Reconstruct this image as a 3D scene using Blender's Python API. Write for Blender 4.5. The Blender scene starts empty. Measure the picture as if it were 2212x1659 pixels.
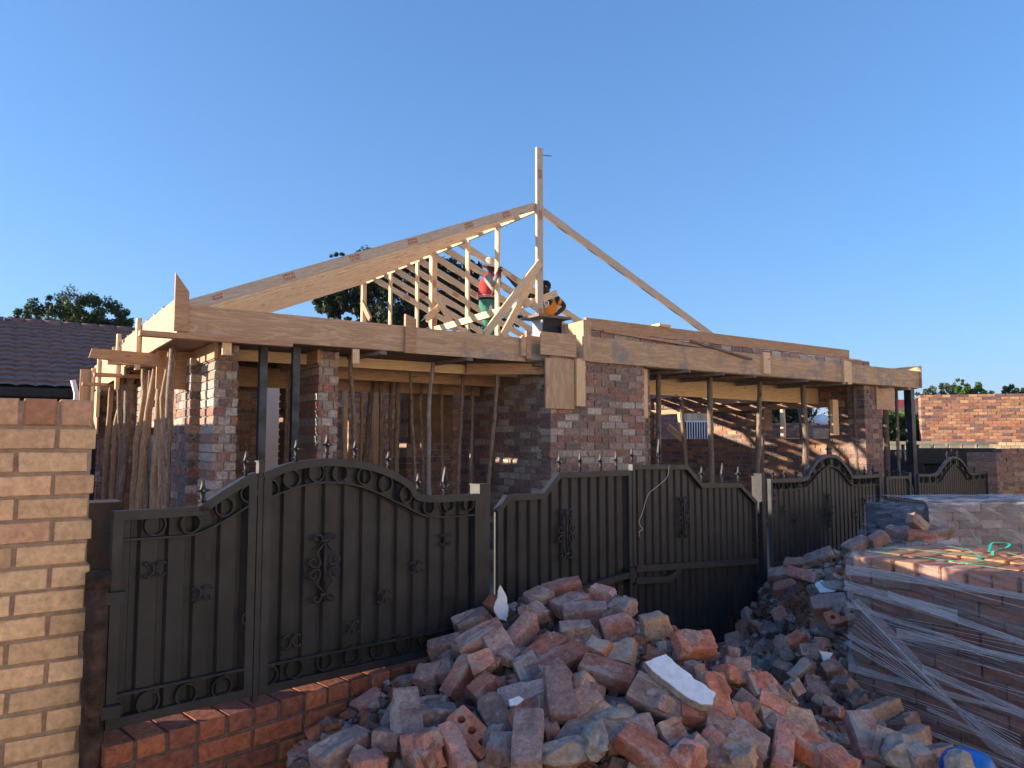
import bpy, bmesh, math, random
from mathutils import Vector, Matrix, noise
random.seed(7)
S = bpy.context.scene
COL = S.collection
rad = math.radians
# ---------------- camera, sky, sun, exposure
F, PITCH, H = 1597.6, rad(4.4), 1.65           # pixels refer to a 2212 x 1659 view of the photo
cam_d = bpy.data.cameras.new('camera'); cam = bpy.data.objects.new('camera', cam_d); COL.objects.link(cam)
cam_d.sensor_width = 36; cam_d.lens = 26.0; cam_d.clip_start = .05; cam_d.clip_end = 12000
cam.location = (0, 0, H); cam.rotation_euler = (rad(90) + PITCH, 0, 0)
S.camera = cam
AZ, EL = rad(-92), rad(9.3)                   # sun: far left of the view, low
w = bpy.data.worlds.new('World'); S.world = w; w.use_nodes = True
nt = w.node_tree; bg = nt.nodes['Background']; sk = nt.nodes.new('ShaderNodeTexSky')
sk.sky_type = 'NISHITA'; sk.sun_disc = False; sk.sun_elevation = EL; sk.sun_rotation = AZ
sk.altitude = 0; sk.air_density = 1.0; sk.dust_density = 1.0; sk.ozone_density = 6
gm = nt.nodes.new('ShaderNodeGamma'); gm.inputs[1].default_value = .72
ml = nt.nodes.new('ShaderNodeVectorMath'); ml.operation = 'MULTIPLY'; ml.inputs[1].default_value = (.89, 1.02, 1.18)
nt.links.new(sk.outputs[0], gm.inputs[0]); nt.links.new(gm.outputs[0], ml.inputs[0]); nt.links.new(ml.outputs[0], bg.inputs[0]); bg.inputs[1].default_value = .15
sl = bpy.data.lights.new('sun', 'SUN'); sun = bpy.data.objects.new('sun', sl); COL.objects.link(sun)
sl.energy = 5.0; sl.angle = rad(.5); sl.color = (1, .83, .62)
sd = Vector((math.sin(AZ) * math.cos(EL), math.cos(AZ) * math.cos(EL), math.sin(EL)))
sun.rotation_euler = sd.to_track_quat('Z', 'Y').to_euler(); sun.location = (-20, 5, 20)
S.view_settings.view_transform = 'Standard'; S.view_settings.look = 'None'; S.view_settings.exposure = 1.40
S.cycles.max_bounces = 6; S.cycles.transparent_max_bounces = 24

# ---------------- pixel to place
A, R, O = Vector((.8206, .5714)), Vector((-.5714, .8206)), Vector((-2.93, 6.4))      # house: along front, into depth, corner
FA, FR, FO = Vector((.6951, .7189)), Vector((-.7189, .6951)), Vector((-1.513, 2.8))  # street fence
HROT = math.atan2(A.y, A.x); FROT = math.atan2(FA.y, FA.x)
def ray(x, y):
    cx, cy = (x - 1106) / F, (829.5 - y) / F
    return Vector((cx, math.cos(PITCH) - math.sin(PITCH) * cy, math.sin(PITCH) + math.cos(PITCH) * cy))
def _pl(x, y, o, nr, off, al):
    d = ray(x, y); t = (off + o.dot(nr)) / (d.x * nr.x + d.y * nr.y)
    return ((t * d.x - o.x) * al.x + (t * d.y - o.y) * al.y, H + t * d.z)
def fu(x, y, v=0): return _pl(x, y, O, R, v, A)      # (u, z) on a wall parallel to the house front
def fv(x, y, u=0): return _pl(x, y, O, A, u, R)      # (v, z) on a wall running into depth
def ff(x, y, t=0): return _pl(x, y, FO, FR, t, FA)   # (s, z) on the fence
def at(x, y, Y):
    d = ray(x, y); t = Y / d.y
    return Vector((t * d.x, Y, H + t * d.z))
def Wd(u, v, z=0): return Vector((O.x + u * A.x + v * R.x, O.y + u * A.y + v * R.y, z))
def Fd(s, t, z=0): return Vector((FO.x + s * FA.x + t * FR.x, FO.y + s * FA.y + t * FR.y, z))

# ---------------- mesh builder
class MB:
    def __init__(s): s.v, s.f, s.c, s.w, s.sm = [], [], [], [], []
    def add(s, vs, fs, col=(.5, .5, .5), wc=None, smooth=False):
        b = len(s.v); s.v += [tuple(p) for p in vs]
        s.w += [tuple(p) for p in (wc if wc else vs)]
        for f in fs: s.f.append([b + i for i in f]); s.c.append(col); s.sm.append(smooth)
    def box(s, x0, x1, y0, y1, z0, z1, col=(.5, .5, .5), j=0, wc=None):
        vs = [(x, y, z) for x in (x0, x1) for y in (y0, y1) for z in (z0, z1)]
        if j: vs = [tuple(c + random.uniform(-j, j) for c in p) for p in vs]
        if wc is None:
            o = random.random() * 40; dx, dy, dz = x1 - x0, y1 - y0, z1 - z0
            m = max(dx, dy, dz)
            if m == dx: wc = [(p[0] + o, p[2] + o, p[1]) for p in vs]
            elif m == dy: wc = [(p[1] + o, p[2] + o, p[0]) for p in vs]
            else: wc = [(p[2] + o, p[0] + o, p[1]) for p in vs]
        s.add(vs, BF, col, wc)
    def beam(s, p0, p1, w, h, up=(0, 0, 1), col=(.5, .5, .5), c0=0, c1=0, rnd=None):
        """bar from p0 to p1, width w sideways, height h along up; c0/c1 lean the end cuts"""
        p0, p1, up = Vector(p0), Vector(p1), Vector(up)
        d = p1 - p0; L = d.length; d.normalize()
        if abs(d.dot(up)) > .98: up = Vector((0, 1, 0))
        sd_ = d.cross(up).normalized(); u = sd_.cross(d).normalized()
        o = random.random() * 40 if rnd is None else rnd
        vs, wc = [], []
        for k, (p, cut) in enumerate(((p0, c0), (p1, c1))):
            for a in (-.5, .5):
                for b in (-.5, .5):
                    vs.append(p + sd_ * a * w + u * b * h + d * cut * b)
                    wc.append((k * L + o, b * h + o, a * w))
        s.add(vs, BF2, col, wc)
    def tube(s, pts, rs, n=8, col=(.5, .5, .5), cap=True, smooth=True, jit=0, close=False):
        pts = [Vector(p) for p in pts]; rs = rs if hasattr(rs, '__len__') else [rs] * len(pts)
        o = random.random() * 40; L = 0; vs, wc = [], []
        N = len(pts); ref = None
        for i, p in enumerate(pts):
            if close: d = pts[(i + 1) % N] - pts[i - 1]
            else: d = pts[min(i + 1, N - 1)] - pts[max(i - 1, 0)]
            d.normalize()
            if ref is None: ref = Vector((1, 0, 0)) if abs(d.x) < .7 else Vector((0, 1, 0))
            a = (ref - d * ref.dot(d)).normalized(); ref = a; b = d.cross(a)
            if i: L += (p - pts[i - 1]).length
            for k in range(n):
                t = 2 * math.pi * k / n; rr = rs[i] * (1 + random.uniform(-jit, jit))
                vs.append(p + a * math.cos(t) * rr + b * math.sin(t) * rr)
                wc.append((L + o, math.sin(t) * rs[i] + o, math.cos(t) * rs[i]))
        fs = []
        for i in range(N if close else N - 1):
            for k in range(n):
                i2 = (i + 1) % N
                fs.append([i * n + k, i * n + (k + 1) % n, i2 * n + (k + 1) % n, i2 * n + k])
        s.add(vs, fs, col, wc, smooth)
        if cap and not close:
            b0 = len(s.v) - N * n
            s.f.append([b0 + k for k in range(n)][::-1]); s.c.append(col); s.sm.append(False)
            s.f.append([b0 + (N - 1) * n + k for k in range(n)]); s.c.append(col); s.sm.append(False)
    def sweep(s, pts, w, h, col=(.5, .5, .5)):
        """square bar following a path in the x-z plane, w across (y), h in the plane"""
        P = [Vector(p) for p in pts]; n = len(P); vs = []; wc = []; L = 0
        for i, p in enumerate(P):
            a = (P[i] - P[i - 1]).normalized() if i else None; b = (P[i + 1] - P[i]).normalized() if i < n - 1 else None
            d = ((a or b) + (b or a)).normalized(); k = 1 / max(.5, d.dot(a or b)); nn = Vector((-d.z, 0, d.x)) * k
            if i: L += (P[i] - P[i - 1]).length
            for y, q in ((-.5, -.5), (.5, -.5), (.5, .5), (-.5, .5)): vs.append(p + Vector((0, y * w, 0)) + nn * q * h); wc.append((L, q * h, y * w))
        fs = [[0, 1, 2, 3], [4 * n - 1, 4 * n - 2, 4 * n - 3, 4 * n - 4]] + [[4 * i + k, 4 * i + (k + 1) % 4, 4 * i + 4 + (k + 1) % 4, 4 * i + 4 + k] for i in range(n - 1) for k in range(4)]
        s.add(vs, fs, col, wc)
    def loft(s, rings, n=14, col=(.5, .5, .5), wob=0, seed=0):
        """closed skin through elliptical rings (centre, rx, ry, turn)"""
        vs = []
        for i, (c, rx, ry, *tw) in enumerate(rings):
            t0 = tw[0] if tw else 0
            for k in range(n):
                t = 2 * math.pi * k / n; r = 1 + wob * noise.noise(Vector((k * .9, i * .7, seed)))
                x, y = math.cos(t) * rx * r, math.sin(t) * ry * r
                vs.append(Vector(c) + Vector((x * math.cos(t0) - y * math.sin(t0), x * math.sin(t0) + y * math.cos(t0), 0)))
        m = len(rings); fs = [[i * n + k, i * n + (k + 1) % n, (i + 1) * n + (k + 1) % n, (i + 1) * n + k] for i in range(m - 1) for k in range(n)] + [list(range(n))[::-1], [(m - 1) * n + k for k in range(n)]]
        s.add(vs, fs, col, smooth=True)
    def prism(s, poly, fn, d0, d1, col=(.5, .5, .5)):
        """poly: 2-D points; fn(a, b, depth) -> 3-D"""
        n = len(poly); vs = [fn(a, b, d0) for a, b in poly] + [fn(a, b, d1) for a, b in poly]
        o = random.random() * 40
        wc = [(a + o, b + o, 0) for a, b in poly] + [(a + o, b + o, .02) for a, b in poly]
        s.add(vs, [list(range(n))[::-1], [n + i for i in range(n)]] + [[i, (i + 1) % n, n + (i + 1) % n, n + i] for i in range(n)], col, wc)
    def build(s, name, mat, parent=None, fixn=True):
        me = bpy.data.meshes.new(name); me.from_pydata(s.v, [], s.f); me.update()
        if fixn:
            bm = bmesh.new(); bm.from_mesh(me); bmesh.ops.recalc_face_normals(bm, faces=bm.faces); bm.to_mesh(me); bm.free()
        ca = me.attributes.new('bc', 'FLOAT_COLOR', 'FACE'); ca.data.foreach_set('color', [x for c in s.c for x in (*c, 1)])
        wa = me.attributes.new('wc', 'FLOAT_VECTOR', 'POINT'); wa.data.foreach_set('vector', [x for c in s.w for x in c])
        me.polygons.foreach_set('use_smooth', s.sm)
        for m in (mat if isinstance(mat, (list, tuple)) else [mat]): me.materials.append(m)
        o = bpy.data.objects.new(name, me); COL.objects.link(o)
        if parent: o.parent = parent
        return o
BF = [[0, 1, 3, 2], [4, 6, 7, 5], [0, 4, 5, 1], [2, 3, 7, 6], [0, 2, 6, 4], [1, 5, 7, 3]]
BF2 = [[0, 1, 3, 2], [4, 6, 7, 5], [0, 4, 5, 1], [2, 3, 7, 6], [0, 2, 6, 4], [1, 5, 7, 3]]
def tag(o, label, cat, group=None, kind=None):
    if label: o['label'] = label
    if cat: o['category'] = cat
    if group: o['group'] = group
    if kind or label: o['kind'] = kind or 'thing'
    return o
def empty(name, label, cat, loc=(0, 0, 0), rz=0, group=None):
    o = bpy.data.objects.new(name, None); COL.objects.link(o); o.location = loc; o.rotation_euler = (0, 0, rz)
    o.empty_display_size = .2
    return tag(o, label, cat, group)
def rooted(o):
    """move a top-level mesh's origin to its base"""
    me = o.data; xs = [v.co for v in me.vertices]
    c = Vector((sum(p.x for p in xs) / len(xs), sum(p.y for p in xs) / len(xs), min(p.z for p in xs)))
    me.transform(Matrix.Translation(-c)); o.location = o.location + c
    return o

# ---------------- materials
def mat(name, rough=.8, metal=0):
    m = bpy.data.materials.new(name); m.use_nodes = True
    b = m.node_tree.nodes['Principled BSDF']; b.inputs['Roughness'].default_value = rough; b.inputs['Metallic'].default_value = metal
    b.inputs['Specular IOR Level'].default_value = .3
    return m, m.node_tree, b
def N(nt, t, **k):
    n = nt.nodes.new('ShaderNode' + t)
    for a, v in k.items():
        if a in n.inputs: n.inputs[a].default_value = v
        else: setattr(n, a, v)
    return n
def noise_n(nt, vec, scale, detail=4, rough=.55, dist=0):
    n = N(nt, 'TexNoise'); n.inputs['Scale'].default_value = scale; n.inputs['Detail'].default_value = detail
    n.inputs['Roughness'].default_value = rough; n.inputs['Distortion'].default_value = dist
    if vec: nt.links.new(vec, n.inputs['Vector'])
    return n.outputs[0]
def ramp(nt, fac, stops):
    r = N(nt, 'ValToRGB'); nt.links.new(fac, r.inputs[0]); e = r.color_ramp.elements
    while len(e) < len(stops): e.new(.5)
    for k, (p, c) in enumerate(stops):
        e[k].position = p; e[k].color = (*c, 1) if len(c) == 3 else c
    return r.outputs[0]
def mix(nt, fac, a, b, mode='MIX'):
    m = N(nt, 'Mix', data_type='RGBA', blend_type=mode)
    for sock, val in ((m.inputs[0], fac), (m.inputs[6], a), (m.inputs[7], b)):
        if isinstance(val, (int, float)): sock.default_value = val
        elif isinstance(val, tuple): sock.default_value = (*val, 1)
        else: nt.links.new(val, sock)
    return m.outputs[2]
def mth(nt, op, a, b=0.0, c=None):
    m = N(nt, 'Math', operation=op)
    for k, v in enumerate((a, b) if c is None else (a, b, c)):
        if isinstance(v, (int, float)): m.inputs[k].default_value = v
        else: nt.links.new(v, m.inputs[k])
    return m.outputs[0]
def bump(nt, b, h, strength=.3, dist=.01):
    n = N(nt, 'Bump'); n.inputs['Strength'].default_value = strength; n.inputs['Distance'].default_value = dist
    nt.links.new(h, n.inputs['Height']); nt.links.new(n.outputs[0], b.inputs['Normal'])
def attr(nt, name):
    n = N(nt, 'Attribute'); n.attribute_name = name; return n
def vscale(nt, vec, s):
    m = N(nt, 'Mapping'); m.inputs['Scale'].default_value = s; nt.links.new(vec, m.inputs[0]); return m.outputs[0]
def obj_co(nt): return N(nt, 'TexCoord').outputs['Object']
def world_co(nt): return N(nt, 'NewGeometry').outputs['Position']

def masonry(name, smear=.35, smear_col=(.40, .35, .30), rough=.9, bstr=.5, patchy=False, con=.3):
    """bricks: own colour per brick from the mesh, mottled, with patches of old mortar"""
    m, nt, b = mat(name, rough); co = world_co(nt); bc = attr(nt, 'bc').outputs['Color']
    n1 = noise_n(nt, co, 38, 5, .65); n2 = noise_n(nt, co, 11, 6, .7); n3 = noise_n(nt, co, 160, 3, .6)
    c = mix(nt, 1.0, bc, ramp(nt, n1, [(.3, (1 - con * 1.5,) * 3), (.7, (1 + con,) * 3)]), 'MULTIPLY')
    e = .62 - smear * .5
    sm = ramp(nt, n2, [(e, (0, 0, 0)), (e + .1, (.75, .75, .75))])
    if patchy:
        n5 = noise_n(nt, co, 26, 5, .7); n6 = noise_n(nt, co, 7, 3, .6)
        c = mix(nt, ramp(nt, n5, [(.52, (0, 0, 0)), (.60, (.6, .6, .6))]), c, ramp(nt, n6, [(.42, (.17, .15, .165)), (.52, (.30, .27, .255)), (.62, (.46, .42, .36))]))
    c = mix(nt, sm, c, smear_col)
    nt.links.new(c, b.inputs['Base Color'])
    bump(nt, b, mth(nt, 'ADD', n1, mth(nt, 'MULTIPLY', n3, .5)), bstr, .012)
    return m
def timber(name, c0, c1, c2, scale=1.0, rough=.65, knots=True, stain=None, wave=(2.2, 26, 26)):
    """grain runs along the piece: attribute wc holds (length, width, thickness)"""
    m, nt, b = mat(name, rough); wc = attr(nt, 'wc').outputs['Vector']
    v = vscale(nt, wc, tuple(q * scale for q in wave))
    n1 = noise_n(nt, v, 1.6, 6, .62, 2.2); n2 = noise_n(nt, vscale(nt, wc, (3, 90, 90)), 2, 3)
    c = ramp(nt, n1, [(.30, c0), (.44, c1), (.47, tuple(q * .82 for q in c1)), (.50, c1), (.58, c2), (.61, tuple(q * .8 for q in c2)), (.64, c2)])
    c = mix(nt, .5, c, ramp(nt, n2, [(.3, (.6, .6, .6)), (.7, (1.25, 1.25, 1.25))]), 'MULTIPLY')
    if knots:
        vo = N(nt, 'TexVoronoi'); vo.inputs['Scale'].default_value = 1.0; vo.inputs['Randomness'].default_value = 1
        nt.links.new(vscale(nt, wc, (2.6, 9, 6)), vo.inputs['Vector'])
        k = ramp(nt, vo.outputs['Distance'], [(.055, (1, 1, 1)), (.12, (0, 0, 0))])
        c = mix(nt, mth(nt, 'MULTIPLY', k, .75), c, tuple(q * .28 for q in c0))
    if stain:
        s1 = noise_n(nt, world_co(nt), 3.2, 6, .7)
        c = mix(nt, ramp(nt, s1, [(.52, (0, 0, 0)), (.62, (.8, .8, .8))]), c, stain)
    nt.links.new(c, b.inputs['Base Color']); bump(nt, b, n2, .15, .004)
    return m
def plain(name, col, rough=.7, metal=0, var=.25, sc=8, bs=.15, bd=.01):
    m, nt, b = mat(name, rough, metal); co = world_co(nt); n = noise_n(nt, co, sc, 6, .65)
    lo, hi = tuple(q * (1 - var) for q in col), tuple(min(1, q * (1 + var)) for q in col)
    nt.links.new(ramp(nt, n, [(.32, lo), (.68, hi)]), b.inputs['Base Color'])
    if bs: bump(nt, b, noise_n(nt, co, sc * 9, 4), bs, bd)
    return m
M = {}
M['brick'] = masonry('old_brick', .12, (.31, .295, .285), patchy=True)
M['brick_clean'] = masonry('face_brick', -.05, (.3, .26, .22), .8, .3)
M['brick_red'] = masonry('red_brick', .05, (.2, .15, .13), .85, .4)
M['yellow'] = masonry('yellow_brick', -.12, (.3, .2, .14), .75, .35, con=.18)
M['ply'] = timber('plywood', (.43, .26, .145), (.53, .34, .20), (.63, .43, .275), 1, .6, False, None, (.9, 7, 7))
M['ply_stained'] = timber('plywood_with_cement', (.44, .27, .145), (.54, .35, .20), (.62, .43, .27), 1, .65, False, (.25, .24, .235), (.9, 7, 7))
M['pine'] = timber('new_pine', (.70, .44, .21), (.80, .55, .31), (.86, .65, .42))
M['pine_grey'] = timber('grey_pine', (.50, .37, .25), (.60, .46, .325), (.68, .54, .40))  # duller, greyer pine for the front rafters and king post
M['board'] = timber('form_board', (.34, .18, .095), (.47, .27, .15), (.56, .36, .22))
M['gum'] = timber('gum_pole', (.105, .072, .052), (.20, .145, .11), (.33, .26, .21), 1.6, .85, True, None, (3, 16, 16))
M['gum_tan'] = timber('peeled_gum_pole', (.23, .135, .078), (.35, .225, .14), (.46, .33, .22), 1.3, .8, True, None, (3, 16, 16))
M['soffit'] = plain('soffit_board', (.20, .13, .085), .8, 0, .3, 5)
M['concrete'] = plain('concrete', (.28, .27, .26), .9, 0, .25, 6)
M['steel'] = plain('blue_steel', (.045, .058, .075), .45, .6, .5, 5, .1)
M['gate'] = plain('brown_gate_paint', (.029, .032, .038), .45, .2, .3, 7, .12, .004)
M['gate_light'] = plain('brown_rail_paint', (.036, .039, .045), .45, .2, .3, 7, .1, .004)
M['iron'] = plain('cast_iron_paint', (.032, .033, .038), .5, .2, .4, 30)
M['rust'] = plain('rusty_steel', (.055, .035, .027), .8, .2, .8, 14, .4)
M['dark'] = plain('dark_plaster', (.045, .042, .042), .9, 0, .3, 9, .4)
M['box_grey'] = plain('galvanised_sheet', (.30, .31, .32), .5, .3, .2, 6)
M['box_dark'] = plain('dark_sheet', (.02, .022, .026), .5, .1, .4, 9)
M['beige'] = plain('beige_plaster', (.86, .70, .57), .9, 0, .05, 2)
M['white'] = plain('white_paint', (.75, .77, .80), .6, 0, .08, 14)
M['red_ink'] = plain('red_ink', (.50, .10, .06), .8, 0, .3, 60, 0)
M['tile'] = plain('brown_roof_tile', (.23, .125, .095), .7, 0, .3, 5, .3)
M['red_roof'] = plain('red_roof_sheet', (.40, .07, .05), .5, 0, .15, 3)
M['mauve'] = masonry('mauve_brick', -.1, (.3, .25, .25), .8, .2)
M['cream_wall'] = plain('cream_wall', (.62, .54, .38), .8, 0, .15, 3)
M['wire'] = plain('galvanised_wire', (.5, .5, .5), .4, .6, .1, 5, 0)

def ground_mat():
    m, nt, b = mat('dirt', .95); co = world_co(nt); n1 = noise_n(nt, co, 1.3, 8, .7); n2 = noise_n(nt, co, 22, 6, .7)
    c = mix(nt, .5, ramp(nt, n1, [(.3, (.27, .20, .15)), (.7, (.42, .33, .26))]), ramp(nt, n2, [(.3, (.24, .18, .14)), (.7, (.46, .37, .30))]))
    nt.links.new(c, b.inputs['Base Color']); bump(nt, b, n2, .8, .03); return m
M['dirt'] = ground_mat()

# ---------------- bricks
PAL = [(.30, .10, .06), (.25, .10, .07), (.20, .09, .07), (.16, .085, .075), (.13, .085, .085), (.28, .17, .13), (.34, .24, .19), (.42, .36, .31), (.22, .13, .11), (.30, .13, .085)]
_sc = lambda P, k: [tuple(min(.75, q * k) for q in c) for c in P]
PAL = PAL + [(.42, .36, .30), (.36, .31, .27)]
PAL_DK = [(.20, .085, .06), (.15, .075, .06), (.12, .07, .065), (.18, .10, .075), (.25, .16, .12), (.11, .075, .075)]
PAL_WARM = [(.36, .16, .085), (.30, .14, .08), (.40, .21, .11), (.25, .12, .08), (.45, .28, .17), (.22, .12, .09)]  # inner walls: warm bounced sunlight is put into these brick tones
PAL_FACE = [(.42, .22, .12), (.36, .18, .10), (.30, .15, .10), (.20, .12, .10), (.46, .27, .15), (.17, .10, .09), (.40, .17, .09)]
PAL_RED = [(.27, .075, .038), (.24, .065, .035), (.30, .09, .045), (.21, .065, .04)]
PAL_YEL = [(.64, .42, .24), (.66, .44, .255), (.62, .39, .225), (.59, .345, .215), (.65, .43, .245), (.68, .46, .27), (.60, .37, .22), (.63, .41, .235)]
PAL_MAUVE = [(.25, .14, .14), (.22, .13, .13), (.27, .16, .155)]
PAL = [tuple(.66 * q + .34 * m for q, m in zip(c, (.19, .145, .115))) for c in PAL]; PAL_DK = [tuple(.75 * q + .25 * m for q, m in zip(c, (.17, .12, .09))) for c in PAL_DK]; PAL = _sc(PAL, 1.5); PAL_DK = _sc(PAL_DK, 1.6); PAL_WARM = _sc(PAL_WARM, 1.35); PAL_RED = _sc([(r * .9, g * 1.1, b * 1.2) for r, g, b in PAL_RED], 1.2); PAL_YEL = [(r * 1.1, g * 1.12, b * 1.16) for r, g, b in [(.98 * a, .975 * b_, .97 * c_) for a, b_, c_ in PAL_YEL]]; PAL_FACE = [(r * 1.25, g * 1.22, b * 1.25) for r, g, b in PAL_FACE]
MORT = (.27, .262, .262)
def bricks(mb, x0, x1, z0, z1, y0, y1, holes=(), pal=PAL, axis=0, ch=.085, bl=.232, mort=MORT, jit=.002, rec=.012, hdr=None, chamf=0, rag=0, cap=True):
    """a brick wall between x0..x1 along, y0..y1 through; axis=1 swaps the two"""
    rows = max(1, round((z1 - z0) / ch)); ch = (z1 - z0) / rows
    def T(p): return p if axis == 0 else (p[1], p[0], p[2])
    def bx(a0, a1, b0, b1, c0, c1, col, j):
        vs = [(x, y, z) for x in (a0, a1) for y in (b0, b1) for z in (c0, c1)]
        if j: vs = [tuple(c + random.uniform(-j, j) for c in p) for p in vs]
        mb.add([T(p) for p in vs], BF, col)
        return
    def bxc(a0, a1, b0, b1, c0, c1, col, j):
        k = chamf; vs = []
        for b, i in ((b0, k), (b0 + k, 0), (b1 - k, 0), (b1, k)):
            for a, c in ((a0 + i, c0 + i), (a1 - i, c0 + i), (a1 - i, c1 - i), (a0 + i, c1 - i)):
                vs.append((a + random.uniform(-j, j), b, c + random.uniform(-j, j)))
        fs = [[0, 1, 2, 3], [12, 15, 14, 13]]
        for r in range(3):
            for q in range(4): fs.append([r * 4 + q, r * 4 + (q + 1) % 4, r * 4 + 4 + (q + 1) % 4, r * 4 + 4 + q])
        mb.add([T(p) for p in vs], fs, col)
    for r in range(rows):
        a, b = z0 + r * ch, z0 + (r + 1) * ch; zc = (a + b) / 2
        spans = [(x0, x1)]
        for (h0, h1, k0, k1) in holes:
            if k0 < zc < k1:
                ns = []
                for s0, s1 in spans:
                    if h1 <= s0 or h0 >= s1: ns.append((s0, s1)); continue
                    if h0 > s0: ns.append((s0, h0))
                    if h1 < s1: ns.append((h1, s1))
                spans = ns
        L = bl / 2 if (hdr == 'all' or (hdr and r in hdr)) else bl
        for s0, s1 in spans:
            if s1 - s0 < .02: continue
            bx(s0 + rec, s1 - rec, y0 + rec, y1 - rec, a, b - (.016 if cap and r == rows - 1 else 0), mort, 0)
            x = x0 - (L / 2 if r % 2 else 0) - random.uniform(0, .012)
            while x < s1:
                e0, e1 = max(x, s0), min(x + L - .015, s1)
                if e1 - e0 > .028:
                    c = random.choice(pal); k = random.uniform(.8, 1.2); c = tuple(q * k for q in c)
                    o = random.uniform(-rag, rag)
                    (bxc if chamf else bx)(e0, e1, y0 + o, y1 + o, a + .006, b - .008, c, jit)
                x += L
# ---------------- ground
def sheet():
    mb = MB(); n = 60; xs = [-3000, -800, -200, -60] + [-30 + i for i in range(0, 61)] + [60, 200, 800, 3000]
    ys = [-200, -60, -20] + [-8 + i for i in range(0, 61)] + [60, 80, 200, 800, 6000]
    vs = []
    for y in ys:
        for x in xs:
            z = .03 * noise.noise(Vector((x * .5, y * .5, 0))) if abs(x) < 40 and y < 60 else 0
            vs.append((x, y, z - .01))
    W_ = len(xs)
    fs = [[j * W_ + i, j * W_ + i + 1, (j + 1) * W_ + i + 1, (j + 1) * W_ + i] for j in range(len(ys) - 1) for i in range(W_ - 1)]
    mb.add(vs, fs, smooth=True); o = mb.build('ground', M['dirt']); o['kind'] = 'structure'
sheet()

# ---------------- the house under construction (local x along the front, y into depth)
house = empty('unfinished_house', 'half built brick house with timber formwork and open roof frame behind the gates', 'house', (O.x, O.y, 0), HROT)
def part(mb, name, m, label=None, parent=None):
    o = mb.build(name, M[m] if isinstance(m, str) else m, parent or house)
    if label: o['label'] = label
    return o
# pillars on the left front
for (u0, u1, v0, v1) in ((.40, .62, .32, .86), (1.40, 1.61, .30, 1.05)):
    mb = MB(); bricks(mb, u0, u1, 0, 2.57, v0, v1, pal=PAL + [(.42, .36, .31)] * 2 + [(.45, .40, .36)], hdr='all', jit=.004, rag=.003); part(mb, 'brick_pillar', 'brick')
# corner pillar far left
mb = MB(); bricks(mb, 1.05, 6.2, 0, 2.5, .34, .56, holes=[(2.3, 4.0, 1.71, 1.80), (2.3, 4.0, 2.05, 2.13)], pal=PAL_DK + PAL, axis=1, jit=.003); part(mb, 'brick_wall', 'brick')  # slits added to let sun streaks reach the middle side wall
mb = MB(); bricks(mb, .06, .30, 0, 2.45, 6.25, 6.5, pal=PAL, hdr='all', jit=.003); part(mb, 'brick_pillar', 'brick')
# house front wall behind the veranda
mb = MB()
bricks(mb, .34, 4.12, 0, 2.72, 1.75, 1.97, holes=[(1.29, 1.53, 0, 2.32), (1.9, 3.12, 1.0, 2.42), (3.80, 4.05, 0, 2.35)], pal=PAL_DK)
part(mb, 'brick_wall', 'brick')
mb = MB(); mb.box(fu(570, 900, 4.2)[0], fu(630, 900, 4.2)[0], 4.2, 4.26, 0, 2.9); part(mb, 'beige_panel', 'beige')
mb = MB(); mb.box(1.2, 1.62, 1.99, 2.05, 2.31, 2.46); part(mb, 'lintel_board', 'pine')
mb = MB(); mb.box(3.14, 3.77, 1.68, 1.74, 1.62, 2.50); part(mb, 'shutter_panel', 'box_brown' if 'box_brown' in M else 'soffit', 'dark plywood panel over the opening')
# rear and inner walls
mb = MB(); bricks(mb, .34, 5.27, 0, 2.75, 8.9, 9.12, holes=[(1.5, 2.6, 1.0, 2.2)], pal=PAL_WARM); part(mb, 'brick_wall', 'brick')
mb = MB(); bricks(mb, .22, 4.6, 0, 2.45, 4.6, 4.82, holes=[(2.9, 3.5, 0, 2.2)], pal=PAL_WARM); part(mb, 'brick_wall', 'brick')
mb = MB(); bricks(mb, 1.0, 8.9, 0, 1.30, 5.05, 5.27, holes=[(3.2, 4.4, 0, 2.1)], pal=PAL_WARM, axis=1); part(mb, 'brick_wall', 'brick')
# projecting middle wall: side and front
mb = MB(); bricks(mb, .12, 1.75, 0, 2.60, 4.08, 4.29, pal=PAL, axis=1, jit=.003); part(mb, 'brick_wall', 'brick')
mb = MB(); bricks(mb, 4.08, 5.62, 0, 2.66, -.06, .16, pal=PAL, jit=.004, rag=.003); part(mb, 'brick_wall', 'brick')
mb = MB(); bricks(mb, 5.63, 5.90, 0, 2.66, .12, .34, pal=PAL_DK, jit=.003); part(mb, 'brick_pillar', 'brick')
# right wall with its two window openings, and right front pillar
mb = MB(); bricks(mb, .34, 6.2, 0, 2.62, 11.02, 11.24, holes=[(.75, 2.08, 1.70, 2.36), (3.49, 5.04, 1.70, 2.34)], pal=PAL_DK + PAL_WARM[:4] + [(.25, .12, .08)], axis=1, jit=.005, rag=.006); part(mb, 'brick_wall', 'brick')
mb = MB(); bricks(mb, 5.27, 11.02, 0, 2.62, 6.0, 6.2, pal=PAL_WARM); part(mb, 'brick_wall', 'brick')
mb = MB(); bricks(mb, 10.95, 11.50, 0, 2.62, .02, .33, pal=PAL_DK + PAL[:6], jit=.003); part(mb, 'brick_pillar', 'brick')
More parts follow.
